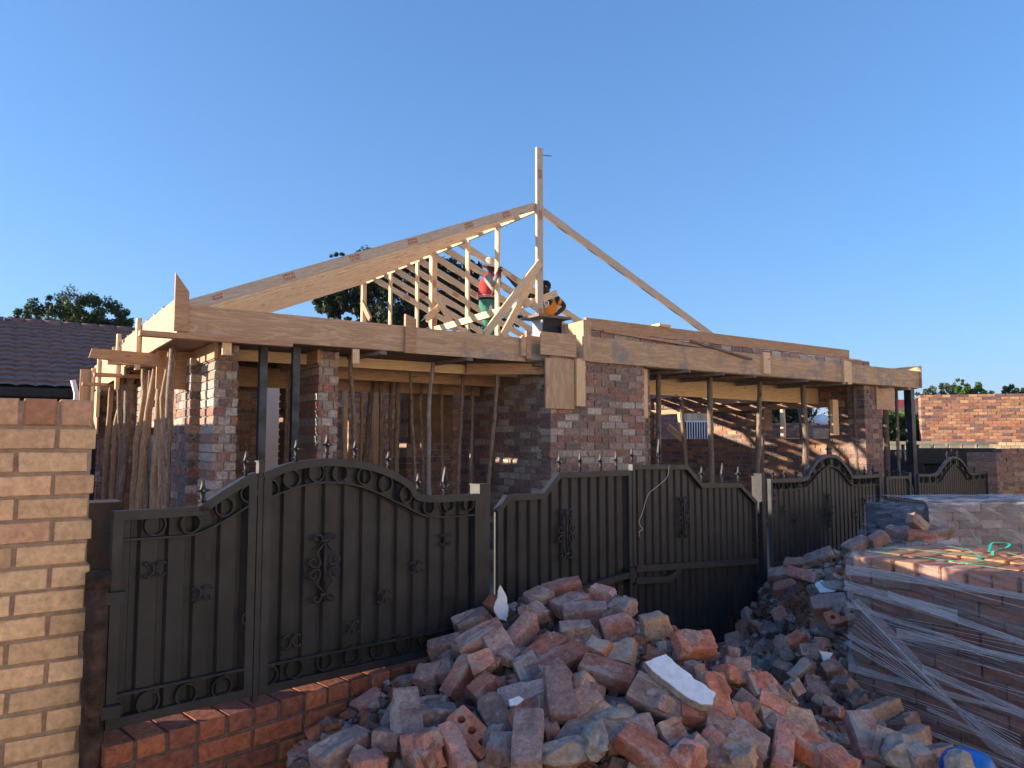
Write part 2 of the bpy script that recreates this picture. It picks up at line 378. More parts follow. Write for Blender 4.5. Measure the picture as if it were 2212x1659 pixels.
# course on top of the right beam
mb = MB(); bricks(mb, 4.72, 11.15, 2.93, 3.03, .02, .24, pal=PAL, ch=.1, bl=.232, jit=.006, rag=.008); part(mb, 'brick_course', 'brick')
mb = MB(); mb.beam((4.74, .08, 3.115), (10.6, .08, 3.115), .05, .15); part(mb, 'top_board', 'board')
mb = MB(); mb.beam((10.2, .12, 3.04), (11.0, .12, 3.04), .09, .03); part(mb, 'top_board', 'pine')
mb = MB(); mb.box(6.0, 6.22, .02, .2, 3.19, 3.225); part(mb, 'loose_offcut', 'pine')
mb = MB(); mb.beam((4.95, -.02, 3.03), (6.9, -.03, 2.955), .03, .035); part(mb, 'batten', 'board')
mb = MB(); mb.beam((6.5, -.07, 3.02), (7.7, -.16, 2.83), .03, .03); part(mb, 'batten', 'gum')

# formwork: left front edge, boards, slab
Zb, Zt = 2.575, 2.845
mb = MB(); mb.box(.02, 2.19, -.02, 0, Zb, Zt); part(mb, 'edge_board', 'ply')
mb = MB(); mb.box(2.19, 3.74, -.021, 0, Zb - .01, Zt - .005); part(mb, 'edge_board', 'ply_stained')
mb = MB(); mb.box(3.74, 4.12, .03, .05, Zb + .02, Zt + .04); part(mb, 'edge_board', 'ply')
mb = MB(); mb.box(.0, .02, -.02, 3.2, Zb - .02, Zt + .06); part(mb, 'edge_board', 'ply')
mb = MB(); mb.box(.0, .02, 3.2, 6.6, Zb - .12, Zt - .0); part(mb, 'edge_board', 'ply')
mb = MB(); mb.box(.025, 4.6, .003, 1.74, Zb + .02, 2.79); mb.box(.025, 1.4, 1.74, 6.6, Zb + .025, 2.785); part(mb, 'roof_slab', 'concrete')
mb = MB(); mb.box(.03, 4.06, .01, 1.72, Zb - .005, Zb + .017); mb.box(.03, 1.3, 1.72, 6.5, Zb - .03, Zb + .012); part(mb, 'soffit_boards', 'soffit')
# inner bearer boards under the slab
mb = MB(); mb.beam((.62, .62, 2.50), (4.07, .62, 2.50), .04, .11); part(mb, 'bearer', 'pine')
mb = MB(); mb.beam((1.7, 1.0, 2.42), (4.07, 1.0, 2.42), .04, .15); part(mb, 'bearer', 'board')
mb = MB(); mb.beam((.62, 1.5, 2.36), (4.07, 1.5, 2.36), .04, .22); part(mb, 'bearer', 'board')
mb = MB(); mb.beam((.06, 1.3, 2.38), (.42, 1.3, 2.38), .04, .40); part(mb, 'bearer', 'board')
mb = MB(); mb.beam((.40, .28, 2.50), (.40, 1.6, 2.50), .03, .16); part(mb, 'bearer', 'board')
mb = MB(); mb.beam((1.39, .28, 2.50), (1.39, 1.6, 2.50), .03, .14); part(mb, 'bearer', 'board')
# upright cleats on the edge
def cleat(u0, u1, z0, z1, v0=-.06, v1=-.022, m='board', slant=0):
    mb = MB(); mb.prism([(u0, z0), (u1, z0), (u1, z1 - slant), (u0, z1)], lambda a, b, d: (a, d, b), v0, v1)
    return part(mb, 'cleat', m)
cleat(-.03, .085, 2.60, 3.11, slant=.16)
cleat(2.185, 2.31, 2.56, 2.965, slant=.04)
cleat(3.735, 3.80, 2.60, 2.92); cleat(3.66, 3.73, 2.63, 2.85, m='ply')
cleat(8.0, 8.16, 2.64, 2.96, -.14, -.10, 'pine'); cleat(10.1, 10.32, 2.58, 2.965, -.14, -.10, 'pine')
# under-slab cross pieces seen at the left corner
for v, z in ((-.06, 2.555), (2.1, 2.50), (3.4, 2.46), (4.9, 2.44)):
    mb = MB(); mb.beam((-.30, v, z), (1.0, v + .02, z), .10, .045); part(mb, 'bearer', 'board')
mb = MB(); mb.prism([fu(*q, 1.2) for q in ((199, 752), (345, 764), (345, 792), (192, 772))], lambda a, b, d: (a, d, b), 1.2, 1.25); part(mb, 'bearer', 'board')
mb = MB(); mb.beam((.42, -.03, 2.56), (.42, -.03, 2.42), .08, .03); part(mb, 'cleat', 'pine')
mb = MB(); mb.beam((1.665, -.0, 2.565), (1.665, -.0, 2.42), .07, .03); part(mb, 'cleat', 'pine')
for v, z0, z1 in ((1.9, 2.42, 2.98), (3.5, 2.30, 3.0), (5.6, 2.0, 2.9), (6.4, 1.2, 2.8)):
    mb = MB(); mb.box(-.05, -.005, v, v + .10, z0, z1); part(mb, 'cleat', 'pine')
mb = MB(); mb.box(-.20, -.0, 6.5, 6.55, 1.6, 2.78); part(mb, 'edge_board', 'ply')
mb = MB(); mb.box(-.004, .02, 5.9, 6.5, 1.75, 2.42); part(mb, 'edge_board', 'ply')
mb = MB(); mb.beam((-.05, 6.7, 2.30), (-.62, 6.9, 2.15), .04, .14); part(mb, 'bearer', 'pine')
# cross bearers over the props at the left front
for u, t in ((1.82, .02), (2.85, .03), (3.85, .02)):
    mb = MB(); mb.beam((u, .9, 2.545), (u + .12, -.06, 2.545), .075, .04); part(mb, 'bearer', 'gum')
# formwork: right beam
mb = MB(); mb.box(4.62, 12.62, -.10, -.08, 2.615, 2.925); part(mb, 'edge_board', 'ply_stained')
mb = MB(); mb.box(4.5, 4.62, -.17, .25, 2.615, 3.10); part(mb, 'end_board', 'ply')
mb = MB(); mb.box(12.6, 12.625, -.14, .9, 2.62, 3.02); part(mb, 'end_board', 'ply')
mb = MB(); mb.box(4.63, 12.59, -.078, .9, 2.65, 2.925); part(mb, 'roof_slab', 'concrete')
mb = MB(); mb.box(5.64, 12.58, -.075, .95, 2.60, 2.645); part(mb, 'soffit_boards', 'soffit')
mb = MB(); mb.box(5.95, 11.4, .93, .955, 2.34, 2.60); part(mb, 'inner_board', 'ply_bright' if 'ply_bright' in M else 'pine')
mb = MB(); mb.beam((5.95, .90, 2.36), (11.2, .90, 2.33), .03, .035); part(mb, 'batten', 'pine')
mb = MB(); mb.box(5.66, 5.80, .06, .10, 1.95, 2.60); part(mb, 'cleat', 'pine')
mb = MB(); mb.box(5.83, 5.99, .30, .36, 2.28, 2.62); part(mb, 'cleat', 'board')
mb = MB(); mb.box(11.3, 11.9, -.005, .018, 2.2, 2.60); part(mb, 'end_board', 'ply')
for u in (6.2, 6.9, 7.6, 8.9, 10.0, 11.3):
    mb = MB(); mb.beam((u - .25, .88, 2.57), (u + .18, -.15, 2.59), .09, .045); part(mb, 'bearer', 'gum')
mb = MB(); mb.beam((12.2, .88, 2.57), (12.2, -.12, 2.585), .10, .04); part(mb, 'bearer', 'board')
mb = MB(); mb.beam((11.9, .5, 2.535), (12.45, .5, 2.535), .08, .04); part(mb, 'bearer', 'board')
# rails and boards along the right wall
mb = MB(); mb.beam((.4, 10.97, 2.30), (5.2, 10.97, 2.29), .05, .10); o = part(mb, 'wall_rail', 'board'); o.data.transform(Matrix(((0, 1, 0, 0), (1, 0, 0, 0), (0, 0, 1, 0), (0, 0, 0, 1))))
def vbar(name, v0, z0, v1, z1, u, w, h, m):
    mb = MB(); mb.beam((u, v0, z0), (u, v1, z1), w, h); return part(mb, name, m)
mb = MB(); mb.box(10.93, 10.96, 1.9, 3.4, 2.40, 2.60); part(mb, 'inner_board', 'pine')
mb = MB(); mb.box(10.55, 10.72, .36, .42, 1.75, 2.36); part(mb, 'cleat', 'pine')
mb = MB(); mb.beam((10.9, 4.15, 2.3), (10.9, 4.10, 1.7), .05, .12); mb.beam((10.85, 4.45, 1.95), (10.85, 4.05, 1.70), .05, .14); part(mb, 'cleat', 'pine')
# unseen boards added over the rooms to block sun, gaps cast stripes
v = .98
while v < 8.8:
    wd = random.choice((.34, .42, .50)); mb = MB(); mb.box((5.3 if v < 4.8 else .7) + random.uniform(-.1, .1), 11.0 if v < 5.6 else 5.2, v, min(v + wd, 8.85), 2.70, 2.722); part(mb, 'added_shade_board', 'board'); v += wd + random.choice((.09, .12, .14))
# formwork of the middle pillar
mb = MB(); (a0, b0), (a1, b1) = fu(1166, 716, -.10), fu(1243, 772, -.10)
mb.box(a0, a1, -.12, -.10, b1, b0); part(mb, 'edge_board', 'ply')
(a0, b0), (a1, b1) = fu(1176, 773, -.10), fu(1238, 884, -.10)
mb = MB(); mb.box(a0, a1, -.125, -.10, b1, b0, wc=[(q[2], q[0], q[1]) for q in [(x, y, z) for x in (a0, a1) for y in (0, .02) for z in (b1, b0)]]); part(mb, 'form_panel', 'ply')
(a0, b0), (a1, b1) = fu(1240, 775, -.10), fu(1259, 878, -.10)
mb = MB(); mb.box(a0, a1, -.15, -.10, b1, b0); part(mb, 'cleat', 'pine')
mb = MB(); mb.beam((3.3, .55, 2.50), (4.15, -.07, 2.50), .03, .13); part(mb, 'bearer', 'board')
# column box with lid
mb = MB(); mb.box(4.235, 4.54, .30, .50, 2.80, 3.165); part(mb, 'column_box', 'box_grey')
mb = MB(); mb.box(4.238, 4.537, .285, .298, 2.86, 3.160); part(mb, 'column_box_front', 'box_dark')
mb = MB(); mb.box(4.11, 4.62, .20, .60, 3.170, 3.20); part(mb, 'column_box_lid', 'gum')
mb = MB(); mb.box(4.56, 4.98, .5, .53, 2.9, 3.15); part(mb, 'end_board', 'ply')

# ---------------- roof frame
roof_v = 2.13; UR = 5.5; ZR = 5.36; SL = .417
def roof_z(u): return ZR - SL * abs(u - UR)
def stamps(rf, p0, p1, face, n, h=.09, off=.021):
    """red grading stamps: a small frame with broken strokes inside, lying on a face of the timber"""
    p0, p1, face = Vector(p0), Vector(p1), Vector(face); d = (p1 - p0).normalized(); q = face.cross(d).normalized()
    for k in range(n):
        mb = MB(); c = p0.lerp(p1, (k + .5 + random.uniform(-.15, .15)) / n) + face * off
        if random.random() < .75:
            for s_ in (-1, 1):
                mb.beam(c - d * .07 + q * s_ * h * .4, c + d * .07 + q * s_ * h * .4, .004, .003, face)
                mb.beam(c + d * .07 * s_ - q * h * .4, c + d * .07 * s_ + q * h * .4, .004, .003, face)
        for i in range(7):
            x = -.055 + .018 * i
            for s_ in (-1, 1):
                a = c + d * (x + random.uniform(-.004, .004)) + q * h * (.2 * s_ - .12); b = c + d * (x + random.uniform(-.012, .012)) + q * h * (.2 * s_ + .1)
                mb.beam(a, b, .007, .003, face)
                if random.random() < .6: mb.beam(a, a + d * .012, .006, .003, face)
        mb.build('grading_stamp', M['red_ink'], rf)
def rafter(v, side, u_end, m='pine', st=0, w=.038, h=.125):
    mb = MB(); a = Vector((UR + side * .02, v, roof_z(UR) - .07)); b = Vector((u_end, v, roof_z(u_end) - .07))
    mb.beam(a, b, w, h); o = part(mb, 'rafter', m)
    if st: stamps(o, a, b, (0, -1, 0), st)
    return o
rafter(roof_v, -1, .25, 'pine_grey', st=6); rafter(roof_v, 1, 10.4, 'pine_grey')
for k in range(1, 13):
    rafter(roof_v + .545 * k, -1, .25, st=5 if k < 4 else 3)
rv = [4.55 + .53 * k for k in range(8)]
for k, v in enumerate(rv): rafter(v, 1, 10.2, st=2)
mb = MB(); mb.beam((UR, roof_v, ZR - .085), (UR, 8.75, ZR - .085), .038, .15); part(mb, 'ridge_board', 'pine')
mb = MB(); mb.beam((5.535, roof_v - .05, 2.8), (5.535, roof_v - .05, 6.225), .115, .045, (0, 1, 0)); kp = part(mb, 'king_post', 'pine_grey')
stamps(kp, (5.535, roof_v - .05, 3.2), (5.535, roof_v - .05, 6.2), (0, -1, 0), 4, .07, .025)
mb = MB(); mb.tube([(5.57, roof_v - .05, 6.12), (5.75, roof_v - .1, 6.13)], .006, 5); part(mb, 'nail', 'iron')
for v, wd, dp in ((3.18, .05, .10), (4.13, .05, .10), (5.40, .14, .12), (6.05, .05, .10), (7.27, .05, .10), (8.67, .12, .10)):
    mb = MB(); mb.beam((UR - .01, v, 2.8), (UR - .01, v, ZR - .16), wd * .8, dp, (0, 1, 0)); o = part(mb, 'roof_post', 'pine')
    if v in (5.4, 8.67): stamps(o, (UR - .01, v, 3.6), (UR - .01, v, 5.1), (0, -1, 0), 2, .07, dp / 2 + .004)
def brace(x0, y0, v0, x1, y1, v1, w, h, up=(0, 0, 1), m='pine'):
    (ua, za), (ub, zb) = fu(x0, y0, v0), fu(x1, y1, v1)
    mb = MB(); mb.beam((ua, v0, za), (ub, v1, zb), w, h, up); return part(mb, 'brace', m)
brace(1048, 722, 2.03, 1168, 566, 2.03, .04, .115)
brace(1086, 726, 2.35, 1158, 590, 2.35, .04, .11)
def brace_v(x0, y0, x1, y1, u, w, h):
    (va, za), (vb, zb) = fv(x0, y0, u), fv(x1, y1, u)
    mb = MB(); mb.beam((u, va, za), (u, vb, zb), w, h); return part(mb, 'brace', 'pine')
brace_v(940, 712, 1150, 652, 5.44, .04, .115)
brace(1150, 654, 2.32, 1202, 633, 2.32, .04, .105)
brace(920, 690, 5.2, 965, 648, 5.3, .05, .12); brace(943, 640, 5.2, 985, 715, 5.0, .05, .11)
brace(782, 652, 7.4, 800, 690, 7.0, .05, .11, m='board')
# wall plates on the slab
mb = MB(); mb.beam((.3, roof_v, 2.86), (10.3, roof_v, 2.86), .11, .076); part(mb, 'wall_plate', 'pine')
mb = MB(); mb.beam((.3, roof_v, 3.05), (.3, 8.8, 3.05), .11, .076, (0, 0, 1)); part(mb, 'wall_plate', 'pine')

# ---------------- props: every pole a thing
def pole(pts, v, wpx, m='gum', label='', top=None, side=False, group='timber props under the slab formwork', r=None):
    P = []
    for x, y in pts:
        if side: vv, z = fv(x, y, v); P.append(Wd(v, vv, z))
        else: u, z = fu(x, y, v); P.append(Wd(u, v, z))
    if side:  # a leaning pole stays in one plane facing us
        Y = P[len(P) // 2].y; P = [at(x, y, Y) for x, y in pts]
    d = (P[-1] - P[-2]); k = (P[-1].z) / max(.001, -d.z) if d.z < 0 else 0
    e = P[-1] + d * k; e.z = 0; e.x = P[-1].x + (e.x - P[-1].x) * .5; e.y = P[-1].y + (e.y - P[-1].y) * .5
    P.append(e)
    if top: P[0].z = top
    Q = []
    for i in range(len(P) - 1):
        n = max(2, int((P[i] - P[i + 1]).length / .16))
        for q in range(n):
            p = P[i].lerp(P[i + 1], q / n)
            if i + q: p = p + Vector((random.uniform(-1, 1), random.uniform(-1, 1), 0)) * .006
            Q.append(p)
    Q.append(P[-1])
    rr = r or wpx / 2 / F * P[0].y
    rs = [rr * (.88 + .22 * i / len(Q)) * random.uniform(.93, 1.08) for i in range(len(Q))]
    base = Q[-1].copy(); Q = [q - base for q in Q]
    mb = MB(); mb.tube(Q, rs, 10, jit=.06); o = mb.build('timber_prop', M[m]); o.location = base
    return tag(o, label, 'prop', group)
sideP = [([(375, 733), (368, 837), (361, 961), (356, 1097)], 18, 'gum', 'thick grey timber prop nearest the house corner, under the slab edge'),
 ([(351, 762), (346, 837), (338, 961), (331, 1100)], 17, 'gum_tan', 'second timber prop from the house corner, close beside the thick grey one'),
 ([(338, 795), (321, 887), (311, 986), (301, 1100)], 18, 'gum_tan', 'leaning tan prop, third from the house corner'),
 ([(311, 797), (313, 849), (296, 951), (287, 1100)], 14, 'gum_tan', 'orange-brown crooked prop bent at its middle, fourth from the house corner'),
 ([(289, 805), (276, 839), (273, 936), (260, 1095)], 15, 'gum', 'prop with a forked blue-grey head, fifth from the house corner'),
 ([(264, 815), (261, 872), (248, 929), (242, 1085)], 11, 'gum_tan', 'kinked thin tan prop, second from the far end of the side row'),
 ([(242, 825), (235, 900), (224, 1080)], 11, 'gum_tan', 'last tan prop at the far end of the side row')]
sideP += [([(326, 800), (322, 860), (312, 960), (315, 1098)], 12, 'gum', 'slim grey-brown prop squeezed between the leaning tan props'), ([(255, 818), (258, 880), (262, 960), (252, 1090)], 10, 'gum', 'thin dark prop among the far tan props of the side row'), ([(368, 760), (352, 860), (350, 960), (344, 1097)], 12, 'gum_tan', 'tan prop half hidden behind the thick grey corner prop')]
for pts, wp, m, lb in sideP: pole(pts, .10, wp, m, lb, side=True, top=None)
frontP = [([(757, 772), (760, 844), (765, 904), (767, 985)], .45, 12, 'gum', 'brown timber prop right beside the second brick pillar'),
 ([(804, 827), (798, 904), (789, 996)], 1.5, 13, 'gum', 'dark leaning timber prop in front of a new pine post'),
 ([(824, 811), (823, 1005)], 1.3, 11, 'gum', 'straight dark timber prop just beyond the dark leaning one'),
 ([(861, 803), (858, 904), (855, 1018)], 1.2, 13, 'gum', 'dark split-bark prop standing before the lit brick wall'),
 ([(887, 789), (890, 904), (899, 1046)], .75, 8, 'gum', 'thin wavy timber prop at the edge of the dark plywood panel'),
 ([(936, 784), (930, 833), (926, 904), (926, 1065)], .45, 10, 'gum_grey', 'pale grey bent prop in front of the dark plywood panel'),
 ([(955, 822), (954, 1062)], 1.4, 7, 'gum_tan', 'thin orange-topped prop behind the pale grey bent one'),
 ([(1000, 800), (988, 1062)], .8, 9, 'gum', 'grey prop leaning slightly at the end of the dark plywood panel'),
 ([(1022, 819), (1016, 1062)], 1.3, 8, 'gum_grey', 'slim bluish prop beside the black recess'),
 ([(1075, 792), (1068, 904), (1055, 1043)], .35, 10, 'gum', 'split timber prop against the side of the middle brick wall')]
frontP += [([(846, 806), (843, 900), (846, 1010)], 1.45, 9, 'gum', 'thin dark prop behind the split-bark one'), ([(912, 800), (908, 880), (915, 1050)], 1.35, 8, 'gum', 'slim brown prop crossing the dark plywood panel'), ([(778, 806), (783, 900), (778, 1000)], 1.5, 8, 'gum_tan', 'narrow tan prop beside the slanting pine post')]
M['gum_grey'] = timber('grey_gum_pole', (.16, .14, .13), (.26, .23, .21), (.40, .36, .32), 1.4, .85, True, None, (3, 16, 16))
for pts, v, wp, m, lb in frontP: pole(pts, v, wp, m, lb, top=2.54 if v < .7 else (2.45 if v < 1 else 2.38))
rightP = [([(1423, 804), (1423, 898), (1421, 1002)], .25, 12, 'gum', 'stout prop standing first to the right of the middle brick wall', 2.58),
 ([(1471, 845), (1475, 924), (1481, 1004)], 1.2, 11, 'gum', 'shorter leaning prop in front of the barred window', 2.34),
 ([(1533, 812), (1535, 924), (1537, 1039)], .25, 13, 'gum', 'straight stout prop just right of the barred window', 2.58),
 ([(1641, 821), (1640, 924), (1636, 1018)], .3, 12, 'gum', 'bent prop in front of a darker twin at the wall opening', 2.56),
 ([(1655, 870), (1647, 930), (1645, 1018)], 1.4, 10, 'gum', 'dark prop half hidden behind the bent one', 2.6),
 ([(1735, 833), (1741, 950), (1740, 1002)], .3, 13, 'gum', 'thick dark prop above the arched gate', 2.56),
 ([(1690, 868), (1692, 950)], 3.2, 12, 'pine', 'new square-looking pine prop seen through the wall opening', 2.6),
 ([(1727, 859), (1733, 950)], 2.2, 10, 'gum', 'brown leaning prop seen through the wall opening', 2.6),
 ([(1845, 836), (1850, 924), (1852, 1020)], .2, 12, 'gum', 'prop standing against the right front brick pillar', 2.57),
 ([(1912, 848), (1917, 1019)], .35, 12, 'gum', 'smooth round prop under the right end of the beam', 2.52),
 ([(1936, 844), (1942, 1019)], .15, 7, 'gum', 'thinnest prop, between the smooth round one and the black steel post', 2.56)]
for pts, v, wp, m, lb, tp in rightP: pole(pts, v, wp, m, lb, top=tp)
pole([(622, 850), (620, 870), (616, 1000)], .9, 8, 'gum', 'crooked prop half hidden behind the blue steel post by the second pillar', top=2.5)
# sawn timber posts inside
for (x, v, wpx, lb) in ((745, 2.6, 9, 'slanting new pine post left of the dark props'), (872 / 1 - 60, 2.5, 13, 'wide new pine post behind the dark leaning prop')):
    u, z = fu(x, 900, v); wd = wpx / F * Wd(u, v).y
    mb = MB(); mb.box(-wd / 2, wd / 2, -.03, .03, 0, 2.6); o = mb.build('timber_post', M['pine']); o.location = Wd(u, v); o.rotation_euler.z = HROT
    tag(o, lb, 'post', 'new pine posts inside the house')
# square steel posts
for (x, y, v, wp, lb) in ((565, 900, .2, 20, 'dark blue square steel post nearer to the beige doorway'), (636, 900, .25, 19, 'dark blue square steel post beside the second brick pillar'), (1968, 950, .0, 19, 'black square steel post at the right end of the beam')):
    u, z = fu(x, y, v); wd = wp / F * Wd(u, v).y * .8
    mb = MB(); mb.box(-wd / 2, wd / 2, -wd / 2, wd / 2, 0, 2.573 if u < 5 else 2.6); o = mb.build('steel_post', M['steel']); o.location = Wd(u, v); o.rotation_euler.z = HROT
    tag(o, lb, 'post', 'square steel posts carrying the formwork')
# ---------------- street fence: gates, posts, base walls
def fpt(x, y, t=0): return ff(x, y, t)
def interp(pl, s):
    if s <= pl[0][0]: return pl[0][1]
    for (a, b), (c, d) in zip(pl, pl[1:]):
        if a <= s <= c: return b + (d - b) * (s - a) / max(1e-6, c - a)
    return pl[-1][1]
def smooth(pl, n=6):
    out = []
    for i in range(len(pl) - 1):
        p0, p1, p2, p3 = pl[max(i - 1, 0)], pl[i], pl[i + 1], pl[min(i + 2, len(pl) - 1)]
        for k in range(n):
            t = k / n
            out.append(tuple(.5 * (2 * b + (c - a) * t + (2 * a - 5 * b + 4 * c - d) * t * t + (3 * b - a - 3 * c + d) * t ** 3) for a, b, c, d in zip(p0, p1, p2, p3)))
    out.append(pl[-1]); return out
def gbeam(mb, pl, w, h, s0, t=0):
    mb.sweep([(a - s0, t, b) for a, b in pl], w, h)
def corrug(pl, s0, s1, zb, base, period=.105, dep=.018, t=.012, flat=.62, off=0):
    """ribbed sheet hung behind the frame"""
    mb = MB(); xs = []; s = s0 + off - period
    while s < s1 + period:
        for a, d in ((0, 0), (period * flat, 0), (period * (flat + .08), dep), (period * .92, dep)):
            xs.append((s + a, d))
        s += period
    xs = [(min(max(a, s0), s1), d) for a, d in xs]
    xs = [q for i, q in enumerate(xs) if i == 0 or q[0] > xs[i - 1][0] + 1e-5]
    vs = []; zf = zb if callable(zb) else (lambda s: zb)
    for a, d in xs: vs += [(a - base, t + d, zf(a)), (a - base, t + d, interp(pl, a) - .01)]
    n = len(xs); vs += [(x, y + .0015, z) for x, y, z in vs]
    fs = [[2 * i, 2 * i + 2, 2 * i + 3, 2 * i + 1] for i in range(n - 1)] + [[2 * n + 2 * i, 2 * n + 2 * i + 1, 2 * n + 2 * i + 3, 2 * n + 2 * i + 2] for i in range(n - 1)]
    mb.add(vs, fs); return mb
def arc_tube(mb, c, r, a0, a1, t=-.012, rad_=.005, n=14, r1=None):
    pts = []
    for i in range(n + 1):
        a = rad(a0 + (a1 - a0) * i / n); rr = r + ((r1 if r1 is not None else r) - r) * i / n
        pts.append((c[0] + rr * math.cos(a), t, c[1] + rr * math.sin(a)))
    mb.tube(pts, rad_, 6)
def ring_mesh(r, w=.007):
    mb = MB(); n = 28; vs = []; fs = []
    for i in range(n):
        a = 2 * math.pi * i / n
        for rr, y in ((r - .003, -.013), (r + .003, -.013), (r + .003, .012), (r - .003, .012)):
            vs.append((math.cos(a) * rr, y, math.sin(a) * rr))
    for i in range(n):
        for k in range(4): fs.append([i * 4 + k, i * 4 + (k + 1) % 4, ((i + 1) % n) * 4 + (k + 1) % 4, ((i + 1) % n) * 4 + k])
    mb.add(vs, fs); return mb
def finial_mb(h, leaf=False):
    mb = MB()
    mb.tube([(0, 0, 0), (0, 0, h * .28)], .007, 6)
    mb.tube([(0, 0, h * .14), (0, 0, h * .17), (0, 0, h * .2), (0, 0, h * .23)], [.007, .014, .014, .007], 8)
    if leaf:
        pr = [(.005, .25), (.009, .34), (.017, .48), (.014, .62), (.007, .82), (.001, 1.0)]
    else:
        pr = [(.006, .28), (.008, .42), (.011, .50), (.013, .58), (.008, .72), (.001, 1.0)]
    poly = [(x, z * h) for x, z in pr] + [(-x, z * h) for x, z in reversed(pr)]
    mb.prism(poly, lambda a, b, d: (a, d, b), -.006, .006)
    mb.prism(poly, lambda a, b, d: (d, a, b), -.005, .005)
    for s_ in (-1, 1):
        if leaf:
            mb.tube([(0, 0, h * .2), (s_ * .018, 0, h * .27), (s_ * .03, 0, h * .36), (s_ * .028, 0, h * .42), (s_ * .02, 0, h * .40)], .005, 6)
        else:
            mb.prism([(s_ * .008, h * .50), (s_ * .032, h * .57), (s_ * .010, h * .64)], lambda a, b, d: (a, d, b), -.004, .004)
            mb.prism([(s_ * .008, h * .50), (s_ * .028, h * .57), (s_ * .010, h * .64)], lambda a, b, d: (d, a, b), -.004, .004)
    return mb
def put(mb, name, m, parent, loc, lab=None):
    o = mb.build(name, M[m], parent); o.location = loc
    if lab: o['label'] = lab
    return o
def scroll_pair(g, s, z, s0, r=.028, half=0):
    mb = MB()
    for sg in (-1, 1):
        if half and sg != half: continue
        arc_tube(mb, (sg * (r + .004), 0), r, 90 + 0 if sg > 0 else 90, 270 if sg > 0 else -90, -.004, .005)
        for q in (1, -1): mb.tube([(sg * (r + .004), -.004, q * r), (sg * (r + .010), -.004, q * (r - .006)), (sg * (r + .005), -.004, q * (r - .012))], .006, 6)
    put(mb, 'scroll', 'iron', g, (s - s0, -.006, z))
def ornament(g, x, y0, y1, s0):
    (s, z1), (_, z0) = ff(x, y0), ff(x, y1); h = z1 - z0; k = h / .30; mb = MB(); t = -.012
    mb.tube([(0, t, -h / 2), (0, t, h / 2)], .007, 6)
    for q in (1, -1):
        mb.tube([(-.022 * k, t, q * h * .40), (.022 * k, t, q * h * .40)], .009, 6)
        for sg in (1, -1):
            arc_tube(mb, (sg * .024 * k, q * h * .455), .022 * k, 200 if q > 0 else 160, 0 if q * sg > 0 else 0, t, .0055) if False else None
            pts = [(sg * .006 * k, t, q * h * .38), (sg * .020 * k, t, q * h * .47), (sg * .040 * k, t, q * h * .50), (sg * .054 * k, t, q * h * .46), (sg * .048 * k, t, q * h * .425), (sg * .038 * k, t, q * h * .435)]
            mb.tube(smooth(pts, 4), .0055, 6)
            pts = [(sg * .008 * k, t, q * h * .36), (sg * .022 * k, t, q * h * .30), (sg * .040 * k, t, q * h * .24), (sg * .034 * k, t, q * h * .17), (sg * .024 * k, t, q * h * .10), (sg * .030 * k, t, q * h * .03), (sg * .052 * k, t, q * h * .02), (sg * .074 * k, t, q * h * .06), (sg * .076 * k, t, q * h * .12), (sg * .060 * k, t, q * h * .145), (sg * .048 * k, t, q * h * .11), (sg * .056 * k, t, q * h * .085)]
            mb.tube(smooth(pts, 3), [.0055] * (len(pts) * 3 - 2), 6)
    put(mb, 'ornament', 'iron', g, (s - s0, -.004, (z0 + z1) / 2))
PXS = lambda pts: [ff(x, y) for x, y in pts]
def Z4(pts, sc, ox, oy): return [(ox + x * sc, oy + y * sc) for x, y in pts]
def gate(label, top, low, bot0, bot1, rings, brings, fins, name='arched_gate', period=.105, off=0, x0=None, x1=None, stl=True, group='brown steel gates along the street'):
    top, s_b = PXS(top), None
    S0, S1 = top[0][0], top[-1][0]
    base = (S0 + S1) / 2; p = Fd(base, 0); zb = lambda s: bot0 + (bot1 - bot0) * (s - S0) / (S1 - S0)
    g = empty(name, label, 'gate', (p.x, p.y, 0), FROT, group)
    tp = smooth(top) if len(top) > 6 else top
    mb = corrug(tp, S0 + .005, S1 - .005, zb, base, period, off=off); mb.build('sheet_panel', M['gate'], g)
    mb = MB(); gbeam(mb, [(a, b - .018) for a, b in tp], .035, .036, base); mb.build('top_rail', M['gate_light'], g)
    mb = MB(); gbeam(mb, [(S0, bot0 + .015), (S1, bot1 + .015)], .035, .035, base)
    mb.build('bottom_rail', M['gate_light'], g)
    if stl:
        for s in (S0 + .017, S1 - .017):
            mb = MB(); mb.beam((s - base, 0, zb(s)), (s - base, 0, interp(tp, s) - .034), .034, .036, (1, 0, 0)); mb.build('stile', M['gate_light'], g)
    if low:
        lw = smooth(PXS(low)); mb = MB(); gbeam(mb, lw, .022, .008, base, -.005); mb.build('band_rail', M['gate'], g)
    if brings:
        mb = MB(); gbeam(mb, [(S0, bot0 + .115), (S1, bot1 + .115)], .02, .010, base, -.008); mb.build('band_rail', M['gate'], g)
    for (x, y, r) in rings:
        s, z = ff(x, y); put(ring_mesh(r * 1.07), 'ring', 'iron', g, (s - base, 0, z))
    for (x, y, r) in (brings or []):
        s, z = ff(x, y); put(ring_mesh(r * 1.07), 'ring', 'gate', g, (s - base, 0, z))
    for f in fins:
        (s, z0), (_, z1) = ff(f[0], f[1]), ff(f[0], f[2])
        zz = interp(tp, s) if S0 <= s <= S1 else z0
        put(finial_mb(max(.05, z1 - zz), len(f) > 3), 'finial', 'iron', g, (s - base, 0, zz))
    return g, base
SHAFT = None
